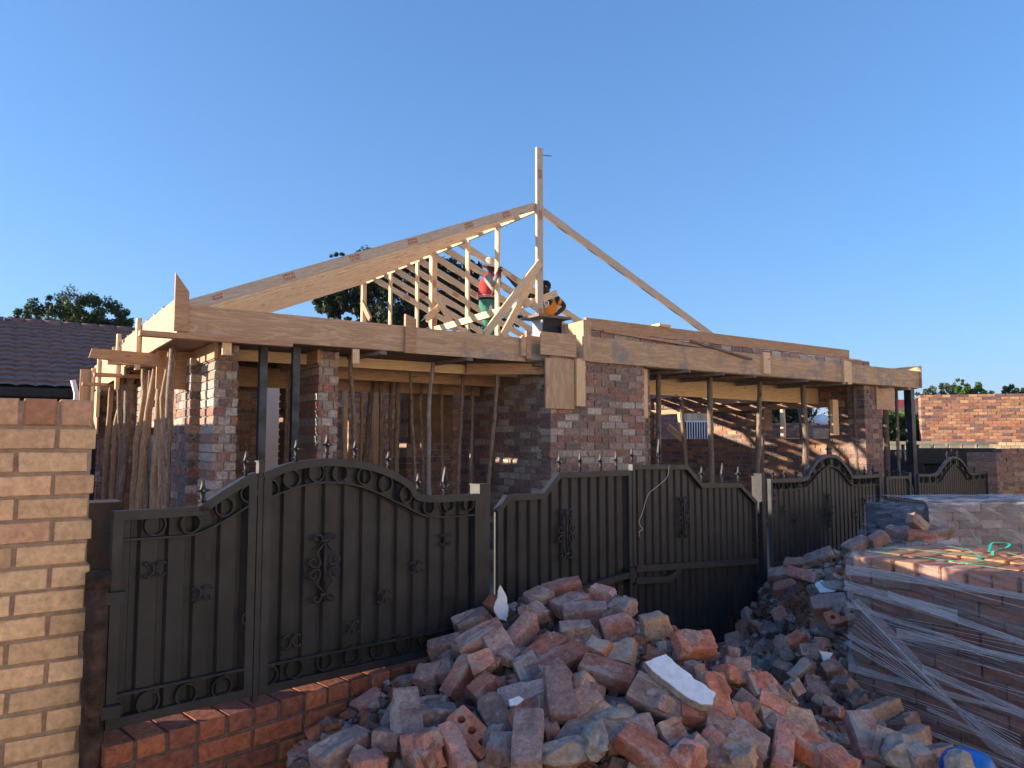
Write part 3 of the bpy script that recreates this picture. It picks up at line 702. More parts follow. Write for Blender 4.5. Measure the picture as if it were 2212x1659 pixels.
gA, bA = gate('small arched gate leaf beside the yellow brick wall', [(243, 1104), (420, 1094), (440, 1086), (470, 1066), (500, 1047), (530, 1029), (552, 1020)],
     [(256, 1166), (382, 1158), (430, 1150), (486, 1122), (538, 1090)], .593, .580,
     [(334, 1134, .036), (410, 1130, .036), (483, 1094, .036), (536, 1066, .034)], [(318, 1516, .038), (400, 1499, .038), (477, 1483, .038)], [(437, 1090, 1037), (531, 1030, 975)])
for x, y in ((333, 1229), (434, 1281)): s, z = ff(x, y); scroll_pair(gA, s, z, bA)
s, z = ff(519, 1337); scroll_pair(gA, s, z, bA, half=1)
gB, bB = gate('wide arched gate leaf with a row of rings under its curved top', [(568, 1022), (600, 1008), (638, 997), (708, 990), (781, 997), (837, 1014), (881, 1040), (912, 1069), (1032, 1066)],
     [(569, 1079), (633, 1054), (692, 1042), (762, 1047), (821, 1068), (871, 1093), (930, 1116), (1030, 1111)], .575, .535,
     [(582, 1056, .036), (628, 1034, .037), (682, 1021, .037), (732, 1022, .037), (785, 1029, .037), (831, 1044, .037), (875, 1068, .036), (924, 1094, .035), (967, 1090, .033), (1010, 1088, .033)],
     [(578, 1459, .037), (635, 1443, .037), (699, 1427, .037), (759, 1415, .037), (813, 1402, .037), (867, 1389, .037), (917, 1378, .037)],
     [(640, 996, 950), (706, 990, 939), (767, 996, 952), (839, 1012, 975), (903, 1060, 1023), (961, 1066, 1008, 1)])
for x, y in ((960, 1165), (897, 1225), (827, 1288), (756, 1355), (628, 1385)): s, z = ff(x, y); scroll_pair(gB, s, z, bB)
ornament(gB, 699, 1153, 1297, bB)
# sliding driveway gate, two panels
gC, bC = gate('left panel of the sliding driveway gate with a stepped top, behind the rubble heap', [(1072, 1100), (1094, 1069), (1172, 1065), (1206, 1020), (1360, 1016)], None, .10, .05, [], None,
     [(1208, 1020, 982), (1253, 1018, 978), (1297, 1018, 980), (1331, 1018, 976)], 'driveway_gate', .098)
ornament(gC, 1220, 1100, 1206, bC)
s0_, z0_ = ff(1300, 1262); s1_, z1_ = ff(1358, 1237)
mb = MB(); mb.beam((ff(1190, 1300)[0] - bC, -.03, .70), (s1_ - bC, -.03, .74), .03, .04); mb.build('brace_rail', M['gate_light'], gC)
gD, bD = gate('right panel of the sliding driveway gate with low cross rails and a hooked wire', [(1362, 1003), (1481, 1004), (1514, 1044), (1597, 1044), (1632, 1083)], None, .05, .03, [], None,
     [(1365, 1005, 968), (1424, 1004, 948, 1), (1516, 1044, 1008), (1561, 1044, 1000, 1), (1595, 1044, 1008)], 'driveway_gate', .10)
ornament(gD, 1473, 1073, 1161, bD)
for pts in ([(1366, 1228), (1628, 1212)], [(1366, 1254), (1438, 1250), (1464, 1229)]):
    mb = MB(); gbeam(mb, PXS(pts), .03, .045, bD, -.02); mb.build('cross_rail', M['gate_light'], gD)
mb = MB(); (s, z) = ff(1354, 1238); mb.box(s - bD - .03, s - bD + .03, -.05, -.01, z - .06, z + .04); mb.build('latch_box', M['gate'], gD)
mb = MB(); wp = [(1435, 1005), (1431, 1030), (1410, 1050), (1390, 1068), (1378, 1105), (1370, 1128), (1378, 1142), (1370, 1148), (1372, 1158)]
mb.tube([(q[0] - bD, -.04, q[1]) for q in smooth(PXS(wp), 5)], .0022, 5); tag(rooted(mb.build('wire', M['wire'])), 'loose thin wire hanging down the driveway gate', 'wire')
o = S.objects['wire']; lp = o.location.copy(); q = Fd(bD, 0); c, s_ = math.cos(FROT), math.sin(FROT)
o.location = (q.x + lp.x * c - lp.y * s_, q.y + lp.x * s_ + lp.y * c, lp.z); o.rotation_euler.z = FROT
z5 = lambda pts: Z4(pts, .2807, 1591, 713)
g3r = [(x * .2807 + 1591, y * .2807 + 713, .038) for x, y in ((275, 1192), (330, 1188), (395, 1185), (455, 1180), (525, 1160), (572, 1100), (625, 1040), (700, 1008), (775, 1020), (828, 1075), (865, 1135), (925, 1158), (975, 1156), (1020, 1152), (1065, 1150))]
gE, bE = gate('arched gate beyond the dark double post, above the far end of the rubble', z5([(250, 1145), (510, 1135), (560, 1075), (610, 1000), (660, 965), (715, 955), (770, 970), (820, 1020), (870, 1090), (895, 1118), (1095, 1108)]),
     z5([(250, 1240), (500, 1215), (560, 1180), (620, 1110), (680, 1060), (720, 1050), (780, 1075), (830, 1130), (870, 1180), (930, 1198), (1095, 1190)]), .515, .42, g3r, None,
     [(x * .2807 + 1591, 1034 - (x - 250) * .01, 1034 - (x - 250) * .01 - 19) for x in (280, 370, 460, 985, 1050)] + [(1591 + 700 * .2807, 981, 962)], 'arched_gate', .115)
ornament(gE, 1787, 1066, 1140, bE)
for x, y in ((360, 1380), (450, 1470), (535, 1540), (980, 1320), (910, 1420), (275, 1300)):
    s, z = ff(1591 + x * .2807, 713 + y * .2807); scroll_pair(gE, s, z, bE, .035)
gF, bF = gate('narrow fence panel between two posts, next to the far arched gate', z5([(1142, 1128), (1312, 1122), (1350, 1225)]), None, .38, .34, [], None,
     [(1591 + x * .2807, 1029, 1014) for x in (1165, 1210, 1250, 1285)], 'fence_panel', .11, group=None)
g4r = [(x * .2807 + 1591, y * .2807 + 713, .042) for x, y in ((1420, 1148), (1465, 1148), (1515, 1146), (1560, 1120), (1595, 1065), (1630, 1025), (1675, 1008), (1725, 1045), (1765, 1095), (1800, 1132), (1850, 1125), (1895, 1122))]
gG, bG = gate('farthest arched gate, ending at the brick gate pillar', z5([(1390, 1105), (1530, 1103), (1580, 1045), (1620, 995), (1665, 972), (1712, 988), (1760, 1045), (1800, 1098), (1925, 1085)]),
     z5([(1390, 1190), (1545, 1180), (1600, 1110), (1650, 1050), (1700, 1045), (1750, 1100), (1790, 1155), (1925, 1150)]), .3, .2, g4r, None,
     [(1591 + x * .2807, y * .2807 + 713, y * .2807 + 713 - 16) for x, y in ((1440, 1100), (1620, 990), (1655, 970), (1700, 985), (1830, 1095))], 'arched_gate', .12)
def post(x, y, wpx, label, ztop, t=.0, m='gate_light', cap=True, zb=0):
    s, _ = ff(x, y, t); wd = wpx / F * Fd(s, t).y; p = Fd(s + wd / 2, t + wd / 2 - .012)
    mb = MB(); mb.box(-wd / 2, wd / 2, -wd / 2, wd / 2, 0, ztop - zb)
    o = empty('gate_post', label, 'post', (p.x, p.y, zb), FROT, 'steel posts of the street fence'); mb.build('shaft', M[m], o)
    if cap:
        mb = MB(); mb.box(-wd / 2 - .004, wd / 2 + .004, -wd / 2 - .004, wd / 2 + .004, ztop - zb, ztop - zb + .006); mb.build('cap', M['gate_light'], o)
post(554, 1100, 13, 'slim steel post between the small and the wide arched leaf', ff(561, 998)[1], .0)
post(1033, 1100, 30, 'thick square steel post between the wide arched gate and the driveway gate', ff(1048, 1047)[1])
post(1632, 1100, 10, 'slim post closing the driveway gate', ff(1638, 1030)[1], .03)
post(1644, 1100, 17, 'dark tall square post beside the slim post of the driveway gate', ff(1654, 1023)[1], -.03, 'iron')
post(1898, 1080, 12, 'steel post on the near side of the narrow fence panel', ff(1905, 1019)[1])
post(1964, 1080, 15, 'dark steel post on the far side of the narrow fence panel', ff(1973, 1021)[1])
# base walls under the gates
def basewall(s0, s1, ztop, label, pal, zb=-.045, t0=-.075, t1=.145):
    p = Fd(s0, 0); g = empty('low_brick_wall', label, 'wall', (p.x, p.y, 0), FROT)
    mb = MB(); rows = round((ztop - zb) / .085)
    bricks(mb, 0, s1 - s0, zb, ztop, t0, t1, pal=pal, hdr=[rows - 1, 3], chamf=.005, jit=.002, mort=(.13, .11, .10), rag=.003)
    mb.build('brickwork', M['brick_red'], g)
basewall(.0, 1.98, .555, 'low red brick wall with a header course under the arched gate leaves', PAL_RED)
basewall(5.62, 9.2, .36, 'low red brick wall under the arched gate beyond the dark double post', PAL_RED)
# pier, tube post and yellow wall at the near left
q = at(222, 1083, 3.22); mb = MB(); mb.box(-.075, .065, -.07, .1, 0, q.z); o = mb.build('plastered_pier', M['dark']); o.location = (q.x, q.y, 0); o.rotation_euler.z = HROT
tag(o, 'dark plastered pier between the yellow brick wall and the first gate', 'pier')
q = at(213, 1240, 2.78); o = empty('tube_post', 'rusty round tube post with a flat lid and hinges for the first gate', 'post', (q.x, q.y, 0))
mb = MB(); mb.tube([(0, 0, z_) for z_ in (0, .3, .6, .9, q.z)], .038, 20, cap=True); mb.build('tube', M['rust'], o)
mb = MB(); mb.tube([(0, 0, q.z - .05), (0, 0, q.z - .047), (0, 0, q.z + .006), (0, 0, q.z + .01)], [.039, .043, .043, .035], 20); mb.build('lid', M['rust'], o)
for z_ in (q.z - .09, .66): mb = MB(); mb.beam((.03, .0, z_), (.085, .03, z_), .03, .045); mb.build('hinge', M['gate'], o)
yw = empty('yellow_brick_wall', 'yellow brick wall end in the near left corner with an upright top course', 'wall', (-1.589, 2.83, 0), HROT)
mb = MB(); L_ = .232 * 6
bricks(mb, -L_, .0, 0, 1.70, 0, .22, cap=False, pal=PAL_YEL, ch=.085, chamf=.003, jit=.002, mort=(.36, .27, .21), rag=.002); mb.build('brickwork', M['yellow'], yw)
mb = MB(); bricks(mb, -L_, .0, 1.70, 1.812, 0, .22, pal=PAL_YEL[:4] + [(.40, .20, .12)], ch=.112, hdr='all', chamf=.006, jit=.002, mort=(.36, .27, .21)); mb.build('coping_course', M['yellow'], yw)

# ---------------- neighbour on the left: tiled roof
def tiled_house():
    P0 = at(0, 693, 17.0); zr = P0.z; Lr = 16; run = 4.6; ze = 2.62
    base = Vector((P0.x, P0.y)) - A * 6
    g = empty('neighbour_house', 'neighbouring house with a brown tiled roof behind the yellow wall', 'house', (base.x, base.y, 0), HROT)
    rows = 15; cols = int((Lr) / .30); per = 8; vs = []; fs = []; mb = MB(); nx = cols * per + 1
    for r in range(rows):
        for e in (0, 1):
            f = (r + e) / rows
            for i in range(nx):
                x = i * .30 / per; ph = (i % per) / per
                wv = .028 * (abs(math.sin(math.pi * ph)) ** .7)
                vs.append((x, -run * f - (.012 if e else 0), zr + (ze - zr) * f + wv + (.035 if e else 0.0)))
    for r in range(rows):
        for i in range(nx - 1):
            a = r * 2 * nx + i; b = a + nx; fs.append([a, a + 1, b + 1, b])
            if r < rows - 1: c = b + nx; fs.append([b, b + 1, c + 1, c])
    mb.add(vs, fs, smooth=False); rf = mb.build('roof', M['tile'], g, fixn=False)
    mb = MB()
    for k in range(int(Lr / .38)):
        x = k * .38; mb.tube([(x, 0, zr - .02), (x + .37, 0, zr - .02)], [.11, .125], 12)
    mb.build('ridge_tiles', M['tile'], rf)
    mb = MB(); mb.box(0, Lr, -run - .05, -run + .0, ze - .16, ze + .0); mb.build('gutter', M['box_dark'], rf)
    mb = MB(); mb.box(.2, Lr - .2, -run + .45, run - .45, 0, ze - .05); mb.build('wall', M['dark'], g)
    mb = MB(); mb.prism([(-run, ze - .02), (run, ze - .02), (0, zr - .03)], lambda a, b, d: (d, a, b), .03, Lr - .03); mb.build('gable', M['dark'], g)
tiled_house()
# small white pipe and flashing beside it
q = at(165, 850, 9); mb = MB(); mb.tube([(0, 0, 0), (0, 0, q.z - .0), (-.05, 0, q.z + .16)], .03, 8); o = mb.build('vent_pipe', M['white']); o.location = (q.x, q.y, 0); tag(o, 'short white vent pipe above the yellow wall', 'pipe')

# ---------------- right side background
def wall_box(name, label, cat, P, rz, L, z0, z1, th, pal, m='brick', ch=.085, hdr=None, holes=(), **k):
    g = empty(name, label, cat, (P[0], P[1], 0), rz); mb = MB(); bricks(mb, 0, L, z0, z1, 0, th, pal=pal, ch=ch, hdr=hdr, holes=holes, **k); mb.build('brickwork', M[m], g); return g
g = wall_box('brick_building', 'sunlit orange brick building far right with a cream brick band along its foot', 'building', at(1990, 900, 22)[:2], rad(-17), 9.5, 1.62, 3.02, .3, PAL_FACE, 'brick_clean', jit=.004, rag=.006)
mb = MB(); bricks(mb, -.05, 9.5, 1.40, 1.62, -.06, .3, pal=[(.72, .55, .32), (.68, .5, .3)], ch=.11, mort=(.4, .32, .22)); mb.build('cream_band', M['brick_clean'], g)
mb = MB(); bricks(mb, 0, 9.5, 0, 1.40, 0, .3, cap=False, pal=PAL_DK); mb.build('lower_wall', M['brick'], g)
mb = MB(); mb.box(.3, 9.4, .31, 7, 0, 2.8); mb.build('body', M['dark'], g)
P = at(2172, 901, 21.6); g = empty('floodlight', 'small dark floodlight fixed to the sunlit orange brick wall', 'floodlight', P, rad(-17))
mb = MB(); mb.box(-.17, .17, -.22, -.17, -.10, .12); mb.build('lamp_head', M['iron'], g)
mb = MB(); mb.box(-.12, .12, -.226, -.221, -.06, .08); mb.build('lens', M['box_grey'], g)
mb = MB(); mb.beam((.0, -.18, -.05), (.12, .2, -.1), .03, .03); mb.build('bracket', M['iron'], g)
# street pillar and dark wall beyond gate 4, and boundary wall behind
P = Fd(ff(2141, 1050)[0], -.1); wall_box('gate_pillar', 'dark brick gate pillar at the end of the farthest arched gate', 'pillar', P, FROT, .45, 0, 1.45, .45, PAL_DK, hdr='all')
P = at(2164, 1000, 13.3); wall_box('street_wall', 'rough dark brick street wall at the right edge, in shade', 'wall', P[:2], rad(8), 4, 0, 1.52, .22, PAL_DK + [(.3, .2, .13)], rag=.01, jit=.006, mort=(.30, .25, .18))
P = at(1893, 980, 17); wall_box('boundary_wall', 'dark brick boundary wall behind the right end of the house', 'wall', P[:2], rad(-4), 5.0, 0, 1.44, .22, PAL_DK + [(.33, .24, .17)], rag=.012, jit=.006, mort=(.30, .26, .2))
P = at(1998, 1000, 15.5); g = empty('lean_to', 'dark open lean-to with a wide beam behind the farthest gate', 'shelter', (P.x, P.y, 0), rad(-3))
mb = MB(); mb.box(-.15, 1.45, 0, .1, 1.18, 1.50); mb.build('beam', M['dark'], g)
mb = MB(); mb.box(-.12, 1.4, .12, 1.4, 0, 1.45); mb.build('body', M['box_dark'], g)
for x in (-.15, .75, 1.35): mb = MB(); mb.box(x, x + .09, -.02, .07, 0, 1.17); mb.build('post', M['iron'], g)
P = at(1893, 962, 19); g = empty('slatted_wall', 'low cream wall with dark gaps below the bush', 'wall', (P.x, P.y, 0), rad(-4))
mb = MB(); mb.box(0, 3, 0, .1, 1.56, 1.64); mb.build('top_slab', M['cream_wall'], g)
for k in range(8): mb = MB(); mb.box(k * .36, k * .36 + .26, .01, .09, 0, 1.56); mb.build('panel', M['cream_wall'], g)
# red roofed house far right
P = at(1870, 900, 45); g = empty('red_roofed_house', 'distant house with a red roof seen past the right posts', 'house', (P.x, P.y, 0), rad(-4))
mb = MB(); mb.prism([(-3.2, 2.6), (3.2, 2.6), (0, 4.15)], lambda a, b, d: (d, a, b), 0, 9)
mb.build('roof', M['red_roof'], g); mb = MB(); mb.box(.4, 8.6, -2.6, 2.6, 0, 2.6); mb.build('wall', M['dark'], g)
# neighbours seen through the window openings of the right wall
P = at(1405, 930, 22); g = empty('mauve_brick_house', 'mauve brick neighbour house with a white barred window, seen through the opening', 'house', (P.x, P.y, 0), rad(8))
mb = MB(); q = at(1480, 896, 22); wx0 = (at(1483, 900, 22) - P).x; wx1 = (at(1530, 900, 22) - P).x; wz0, wz1 = at(1500, 951, 22).z, at(1500, 908, 22).z
bricks(mb, -2, 3.2, 0, 3.4, 0, .25, holes=[(wx0, wx1 + .1, wz0, wz1)], pal=PAL_MAUVE, mort=(.16, .11, .11)); mb.build('wall', M['mauve'], g)
mb = MB(); mb.box(-2, 3.2, .3, 5, 0, 3.3); mb.build('body', M['box_dark'], g)
mb = MB(); bricks(mb, wx0 - .1, wx1 + .2, wz1, wz1 + .22, -.02, .1, pal=[(.6, .48, .33)], ch=.22, bl=.17); mb.build('lintel', M['brick_clean'], g)
wf = MB(); wf.box(wx0, wx1 + .1, -.03, .01, wz1 - .05, wz1); wfo = wf.build('window_frame', M['white'], g)
for k in range(9):
    x = wx0 + .04 + k * (wx1 - wx0 + .02) / 8.5
    mb = MB(); mb.box(x, x + .025, -.03, 0, wz0, wz1 - .05); mb.build('bar', M['white'], wfo)
P = at(1640, 950, 26); g = wall_box('low_building', 'low orange-pink brick building with a grey lower half, seen through the second opening', 'building', P[:2], rad(-8), 3.2, 1.75, 2.28, .3, PAL_FACE, 'brick_clean')
mb = MB(); bricks(mb, 0, 3.2, 0, 1.75, .0, .3, pal=[(.33, .27, .24), (.38, .31, .27)]); mb.build('lower_wall', M['brick_clean'], g)
P = at(1757, 950, 24); g = wall_box('chimney', 'pale brick chimney carrying a white dish', 'chimney', P[:2], rad(-8), .55, 0, 2.06, .5, [(.5, .4, .28), (.45, .35, .25)], 'brick_clean')
P = at(1776, 916, 24); mb = MB(); n = 16; prof = [(.02 + .26 * math.sin(a), .16 * math.cos(a)) for a in [i * math.pi / 2 / 5 for i in range(6)]]
vs = [(0, 0, .16)] ; fs = []
for r_, z_ in prof[1:]:
    for k in range(n): a = 2 * math.pi * k / n; vs.append((r_ * math.cos(a), r_ * math.sin(a) * .9, z_))
fs = [[0, 1 + k, 1 + (k + 1) % n] for k in range(n)] + [[1 + i * n + k, 1 + i * n + (k + 1) % n, 1 + (i + 1) * n + (k + 1) % n, 1 + (i + 1) * n + k] for i in range(4) for k in range(n)]
mb.add(vs, fs, smooth=True); mb.tube([(0, .0, -.2), (0, 0, .1)], .03, 6); o = mb.build('satellite_dish', M['white']); o.location = P + Vector((0, 0, .12)); o.rotation_euler = (rad(35), 0, 0); tag(o, 'white domed dish standing on the pale brick chimney', 'dish')

# ---------------- hills
def hills():
    mb = MB(); n = 90; vs = []; fs = []
    for j, (d, hh) in enumerate(((2600, 0), (3300, .7), (3900, 1.0), (5200, 0))):
        for i in range(n):
            x = 900 + (i / (n - 1)) * 3600; k = noise.noise(Vector((x * .0011, j * .3, 5))) * 22 + noise.noise(Vector((x * .005, j, 2))) * 6
            t = 1 - abs(i / (n - 1) - .42) * .75
            vs.append((x, d, max(-2, (150 * t + k) * hh)))
    for j in range(3):
        for i in range(n - 1): a = j * n + i; fs.append([a, a + 1, a + n + 1, a + n])
    mb.add(vs, fs, smooth=True); o = mb.build('hills', M['hill']); o['kind'] = 'structure'
M['hill'] = plain('hill_scrub', (.06, .075, .05), .9, 0, .3, .004, 0)
hills()

# ---------------- trees
def leaf_mat(name, c0, c1, c2):
    m, nt, b = mat(name, .55); bc = attr(nt, 'bc').outputs['Color']
    nt.links.new(bc, b.inputs['Base Color'])
    tr = N(nt, 'BsdfTranslucent'); nt.links.new(bc, tr.inputs[0]); ms = N(nt, 'MixShader'); ms.inputs[0].default_value = .3
    out = nt.nodes['Material Output']; nt.links.new(b.outputs[0], ms.inputs[1]); nt.links.new(tr.outputs[0], ms.inputs[2]); nt.links.new(ms.outputs[0], out.inputs[0])
    return m
M['leaf'] = leaf_mat('leaf', 0, 0, 0); M['bark'] = plain('bark', (.10, .08, .065), .9, 0, .4, 12, .5)
def tree(name, label, base, blobs, leaf, per, cols, seed=1, trunk=.18, twigs=0, cat='tree', group=None):
    """blobs: (centre, (rx,ry,rz)) clumps; leaves sit on shells of many small sub-clumps"""
    R_ = random.Random(seed); g = empty(name, label, cat, base, 0, group); bz = Vector(base); mb = MB(); tm = MB()
    top = Vector((0, 0, max(.5, min(b[0].z - b[1][2] * .5 for b in blobs) - bz.z)))
    tm.tube([(0, 0, 0), top * .5 + Vector((.05, 0, 0)), top], [trunk, trunk * .8, trunk * .6], 9)
    for c, r in blobs:
        c = c - bz; mid = top.lerp(c, .5) + Vector((R_.uniform(-.2, .2), R_.uniform(-.2, .2), .1))
        tm.tube([top * .9, mid, c], [trunk * .5, trunk * .28, trunk * .1], 6)
        k = max(8, int(30 * (r[0] * r[2]) ** .5))
        subs = []
        for _ in range(k):
            d = Vector((R_.gauss(0, 1), R_.gauss(0, 1), R_.gauss(0, 1))).normalized(); q = R_.random() ** .33
            subs.append((c + Vector((d.x * r[0], d.y * r[1], d.z * r[2])) * q, R_.uniform(.22, .46) * min(r), R_.uniform(.55, 1.25)))
        for sc_, sr, br in subs:
            for _ in range(per):
                d = Vector((R_.gauss(0, 1), R_.gauss(0, 1), R_.gauss(0, 1))).normalized(); p = sc_ + d * sr * R_.uniform(.5, 1.1)
                a = Vector((R_.gauss(0, 1), R_.gauss(0, 1), R_.gauss(0, 1))).normalized(); b = a.cross(d + Vector((.01, .2, .3))).normalized(); s = leaf * R_.uniform(.6, 1.3)
                col = R_.choice(cols); kk = br * R_.uniform(.8, 1.2); col = tuple(x * kk for x in col)
                mb.add([p - a * s, p + b * s * .45, p + a * s, p - b * s * .45], [[0, 1, 2, 3]], col)
    tm.build('trunk', M['bark'], g); mb.build('crown', M['leaf'], g, fixn=False); return g
GR = [(.05, .085, .022), (.065, .11, .03), (.04, .065, .02), (.09, .13, .035)]
GD = [(.028, .045, .02), (.038, .058, .026), (.022, .034, .018), (.06, .08, .045)]
def B(x, y, Y, rx, ry=None, rz=None): ry = ry or rx; return (at(x, y, Y), (rx, ry, rz or rx))
tree('leafy_tree', 'green leafy tree behind the ridge of the brown tiled roof', at(150, 950, 24) * 1 * Vector((1, 1, 0)) if False else Vector((at(160, 900, 24).x, 24, 0)),
     [B(60, 690, 24, .5, .5, .35), B(110, 672, 24, .7, .7, .45), B(165, 665, 24, .9, .9, .55), B(215, 672, 24, .85, .8, .5), B(250, 690, 24, .6, .6, .4), B(140, 700, 24, 1.2, 1, .5), B(205, 705, 24, 1, 1, .5), B(30, 700, 24, .35, .4, .25), B(260, 706, 24, .6, .6, .3)], .055, 110, GR, 3)
tree('dark_tree', 'large dark green tree behind the open roof frame', Vector((at(850, 900, 30).x, 30, 0)),
     [B(740, 640, 30, 1.0, 1, .7), B(715, 655, 30, .8, .8, .5), B(930, 570, 30, .8, .8, .5), B(1040, 650, 30, .9, .7, .8), B(1005, 590, 30, .7, .7, .5), B(1030, 690, 30, 1.0, .9, .6), B(790, 600, 30, 1.3, 1.3, 1.0), B(850, 640, 30, 1.6, 1.5, 1.1), B(820, 570, 30, 1.0, 1, .5), B(900, 600, 30, 1.5, 1.4, 1.1), B(960, 590, 30, .9, .9, .7), B(960, 650, 30, 1.3, 1.2, 1.0), B(1000, 620, 30, .7, .7, .5), B(1010, 680, 30, 1.2, 1, .7), B(880, 690, 30, 1.8, 1.4, .8), B(1070, 700, 30, .8, .8, .4), B(1110, 690, 30, .55, .5, .3), B(760, 675, 30, 1.0, 1, .5), B(700, 660, 30, .5, .5, .25)], .085, 120, GD, 5, .3)
tree('dark_tree', 'small crown tip showing above the front rafter, top of the tall tree', Vector((at(735, 560, 33).x, 33, 0)), [B(735, 556, 33, .45, .4, .2), B(800, 548, 33, .3, .3, .2)], .07, 60, GD, 6, .1)
tree('dark_tree', 'dark tree filling the second wall opening', Vector((at(1690, 950, 34).x, 34, 0)), [B(1665, 890, 34, 1.0, 1, .8), B(1690, 880, 34, 1.2, 1, .9), B(1700, 905, 34, 1.2, 1, .8), B(1655, 915, 34, 1.0, 1, .6)], .1, 90, GD, 8, .2)
tree('bare_tree', 'nearly leafless tree against the sky in the second opening', Vector((at(1757, 950, 36).x, 36, 0)), [B(1745, 880, 36, .5, .4, .5), B(1765, 885, 36, .6, .4, .5), B(1780, 878, 36, .4, .4, .5), B(1755, 870, 36, .5, .4, .3)], .05, 6, GD, 9, .12)
tree('bush', 'bright green bush behind the low cream wall', Vector((at(1955, 960, 24).x, 24, 0)), [B(1925, 925, 24, .5, .5, .4), B(1950, 915, 24, .6, .5, .45), B(1975, 920, 24, .5, .5, .5), B(1940, 945, 24, .7, .5, .4), B(1985, 945, 24, .5, .5, .4)], .06, 110, [(.10, .19, .03), (.14, .25, .04), (.07, .13, .025)], 10, .1, cat='bush')
tree('round_tree', 'dark tree top in front of the blue hill, past the right posts', Vector((at(1910, 950, 60).x, 60, 0)), [B(1905, 885, 60, 1.0, 1, .6), B(1925, 880, 60, 1.0, 1, .6), B(1890, 893, 60, 1, 1, .5)], .14, 70, GD, 11, .2)
tree('feathery_tree', 'grey-green feathery tree above the left end of the orange brick building', Vector((at(2030, 900, 40).x, 40, 0)), [B(2000, 852, 40, .55, .5, .3), B(2025, 845, 40, .5, .5, .35), B(2040, 838, 40, .3, .3, .3), B(2055, 842, 40, .5, .4, .4), B(2072, 832, 40, .25, .3, .3), B(1992, 868, 40, .4, .4, .3)], .07, 45, [(.10, .12, .07), (.13, .15, .09)], 12, .1)
tree('bush', 'rounded green bush top above the orange brick building', Vector((at(2100, 900, 34).x, 34, 0)), [B(2075, 850, 34, .6, .5, .3), B(2100, 846, 34, .8, .6, .35), B(2118, 850, 34, .5, .5, .25)], .07, 110, [(.10, .18, .03), (.13, .22, .04), (.06, .11, .025)], 13, .1, cat='bush')
tree('bush', 'dark green bush top above the orange brick building at the photo edge', Vector((at(2190, 900, 34).x, 34, 0)), [B(2170, 852, 34, .5, .5, .25), B(2192, 848, 34, .7, .5, .3), B(2210, 850, 34, .5, .5, .3)], .07, 100, GR, 14, .1, cat='bush')

# unseen block added left of the frame to shade the side props
q = Wd(-2.3, 1.6); g = empty('added_shade_block', 'plain unseen block added left of the house to shade the side props', 'building', (q.x, q.y, 0), HROT)
mb = MB(); mb.box(-3, 0, 0, 5.5, 0, 2.25); mb.build('wall', M['cream_wall'], g); mb = MB(); mb.box(-3.1, .08, -.1, 5.6, 2.25, 2.32); mb.build('roof', M['tile'], g)

# unseen houses added behind the camera: sunlit fronts throw warm fill on the gates
for k, (s0, L_, h, c) in enumerate(((-26, 15, 6.2, (.80, .66, .48)), (-10, 17, 5.6, (.82, .72, .56)), (8, 16, 6.4, (.80, .64, .46)), (25, 15, 5.8, (.78, .68, .52)))):
    q = Fd(s0, -11.5); g = empty('added_bounce_house', ['cream', 'pale cream', 'tan-cream', 'beige'][k] + ' two-storey house added unseen behind the camera to bounce warm light', 'house', (q.x, q.y, 0), FROT)
    mm = plain('render_wall', c, .9, 0, .04, 3)
    mb = MB(); mb.box(0, L_, -6, 0, 0, h); mb.build('wall', mm, g)
    mb = MB(); mb.prism([(-6.4, h), (.4, h), (-3, h + 1.6)], lambda a, b, d: (d, a, b), -.3, L_ + .3); mb.build('roof', M['tile'], g)
    for j in range(3):
        for zz in (1.0, 3.6):
            mb = MB(); mb.box(1.8 + j * 4.6, 3.0 + j * 4.6, .0, .03, zz, zz + 1.2); w_ = mb.build('window', M['box_dark'], g); mb = MB(); mb.box(1.72 + j * 4.6, 3.08 + j * 4.6, .0, .06, zz - .08, zz - .001); mb.build('sill', M['white'], w_)
CPTS = [[0.354,4.3,0.834],[0.138,4.15,0.817],[0.55,4.0,0.799],[0.667,3.7,0.807],[-0.12,3.5,0.727],[-0.375,3.5,0.571],[0.308,3.5,0.737],[0.705,3.35,0.807],[0.267,3.05,0.673],[0.665,3.0,0.689],[-0.011,3.1,0.602],[-0.303,3.2,0.531],[-0.497,3.2,0.474],[-0.628,3.0,0.442],[0.239,2.75,0.527],[-0.179,2.8,0.507],[0.655,2.75,0.527],[0.975,3.3,0.691],[1.025,2.9,0.5],[1.414,3.1,0.42],[1.549,3.0,0.425],[2.21,5.4,0.779],[2.155,5.9,0.519],[2.13,5.0,0.586],[3.041,6.2,0.838],[3.403,6.3,0.864],[3.595,6.1,0.851],[2.792,6.0,0.773],[1.936,4.7,0.397],[-0.253,3.9,0.68],[-0.461,3.85,0.543],[-1.3,2.2,0.05],[-0.9,2.6,0.15],[0,2.0,0.1],[1,2.0,0.1],[2,2.1,0.1],[-1.1,2.9,0.25],[1.25,4.2,0.25],[1.5,4.8,0.15],[1.35,5.4,0.12],[1.7,4.1,0.2],[1.8,5.9,0.05],[1.0,5.2,0.08],[0.8,4.8,0.2],[1.9,5.3,0.25],[1.3,4.5,0.2],[3.0,7.2,0.3],[4.5,7.5,0.1],[0.2,4.2,0.75],[1.0,3.9,0.45],[1.6,3.5,0.3],[1.35,3.8,0.3]]
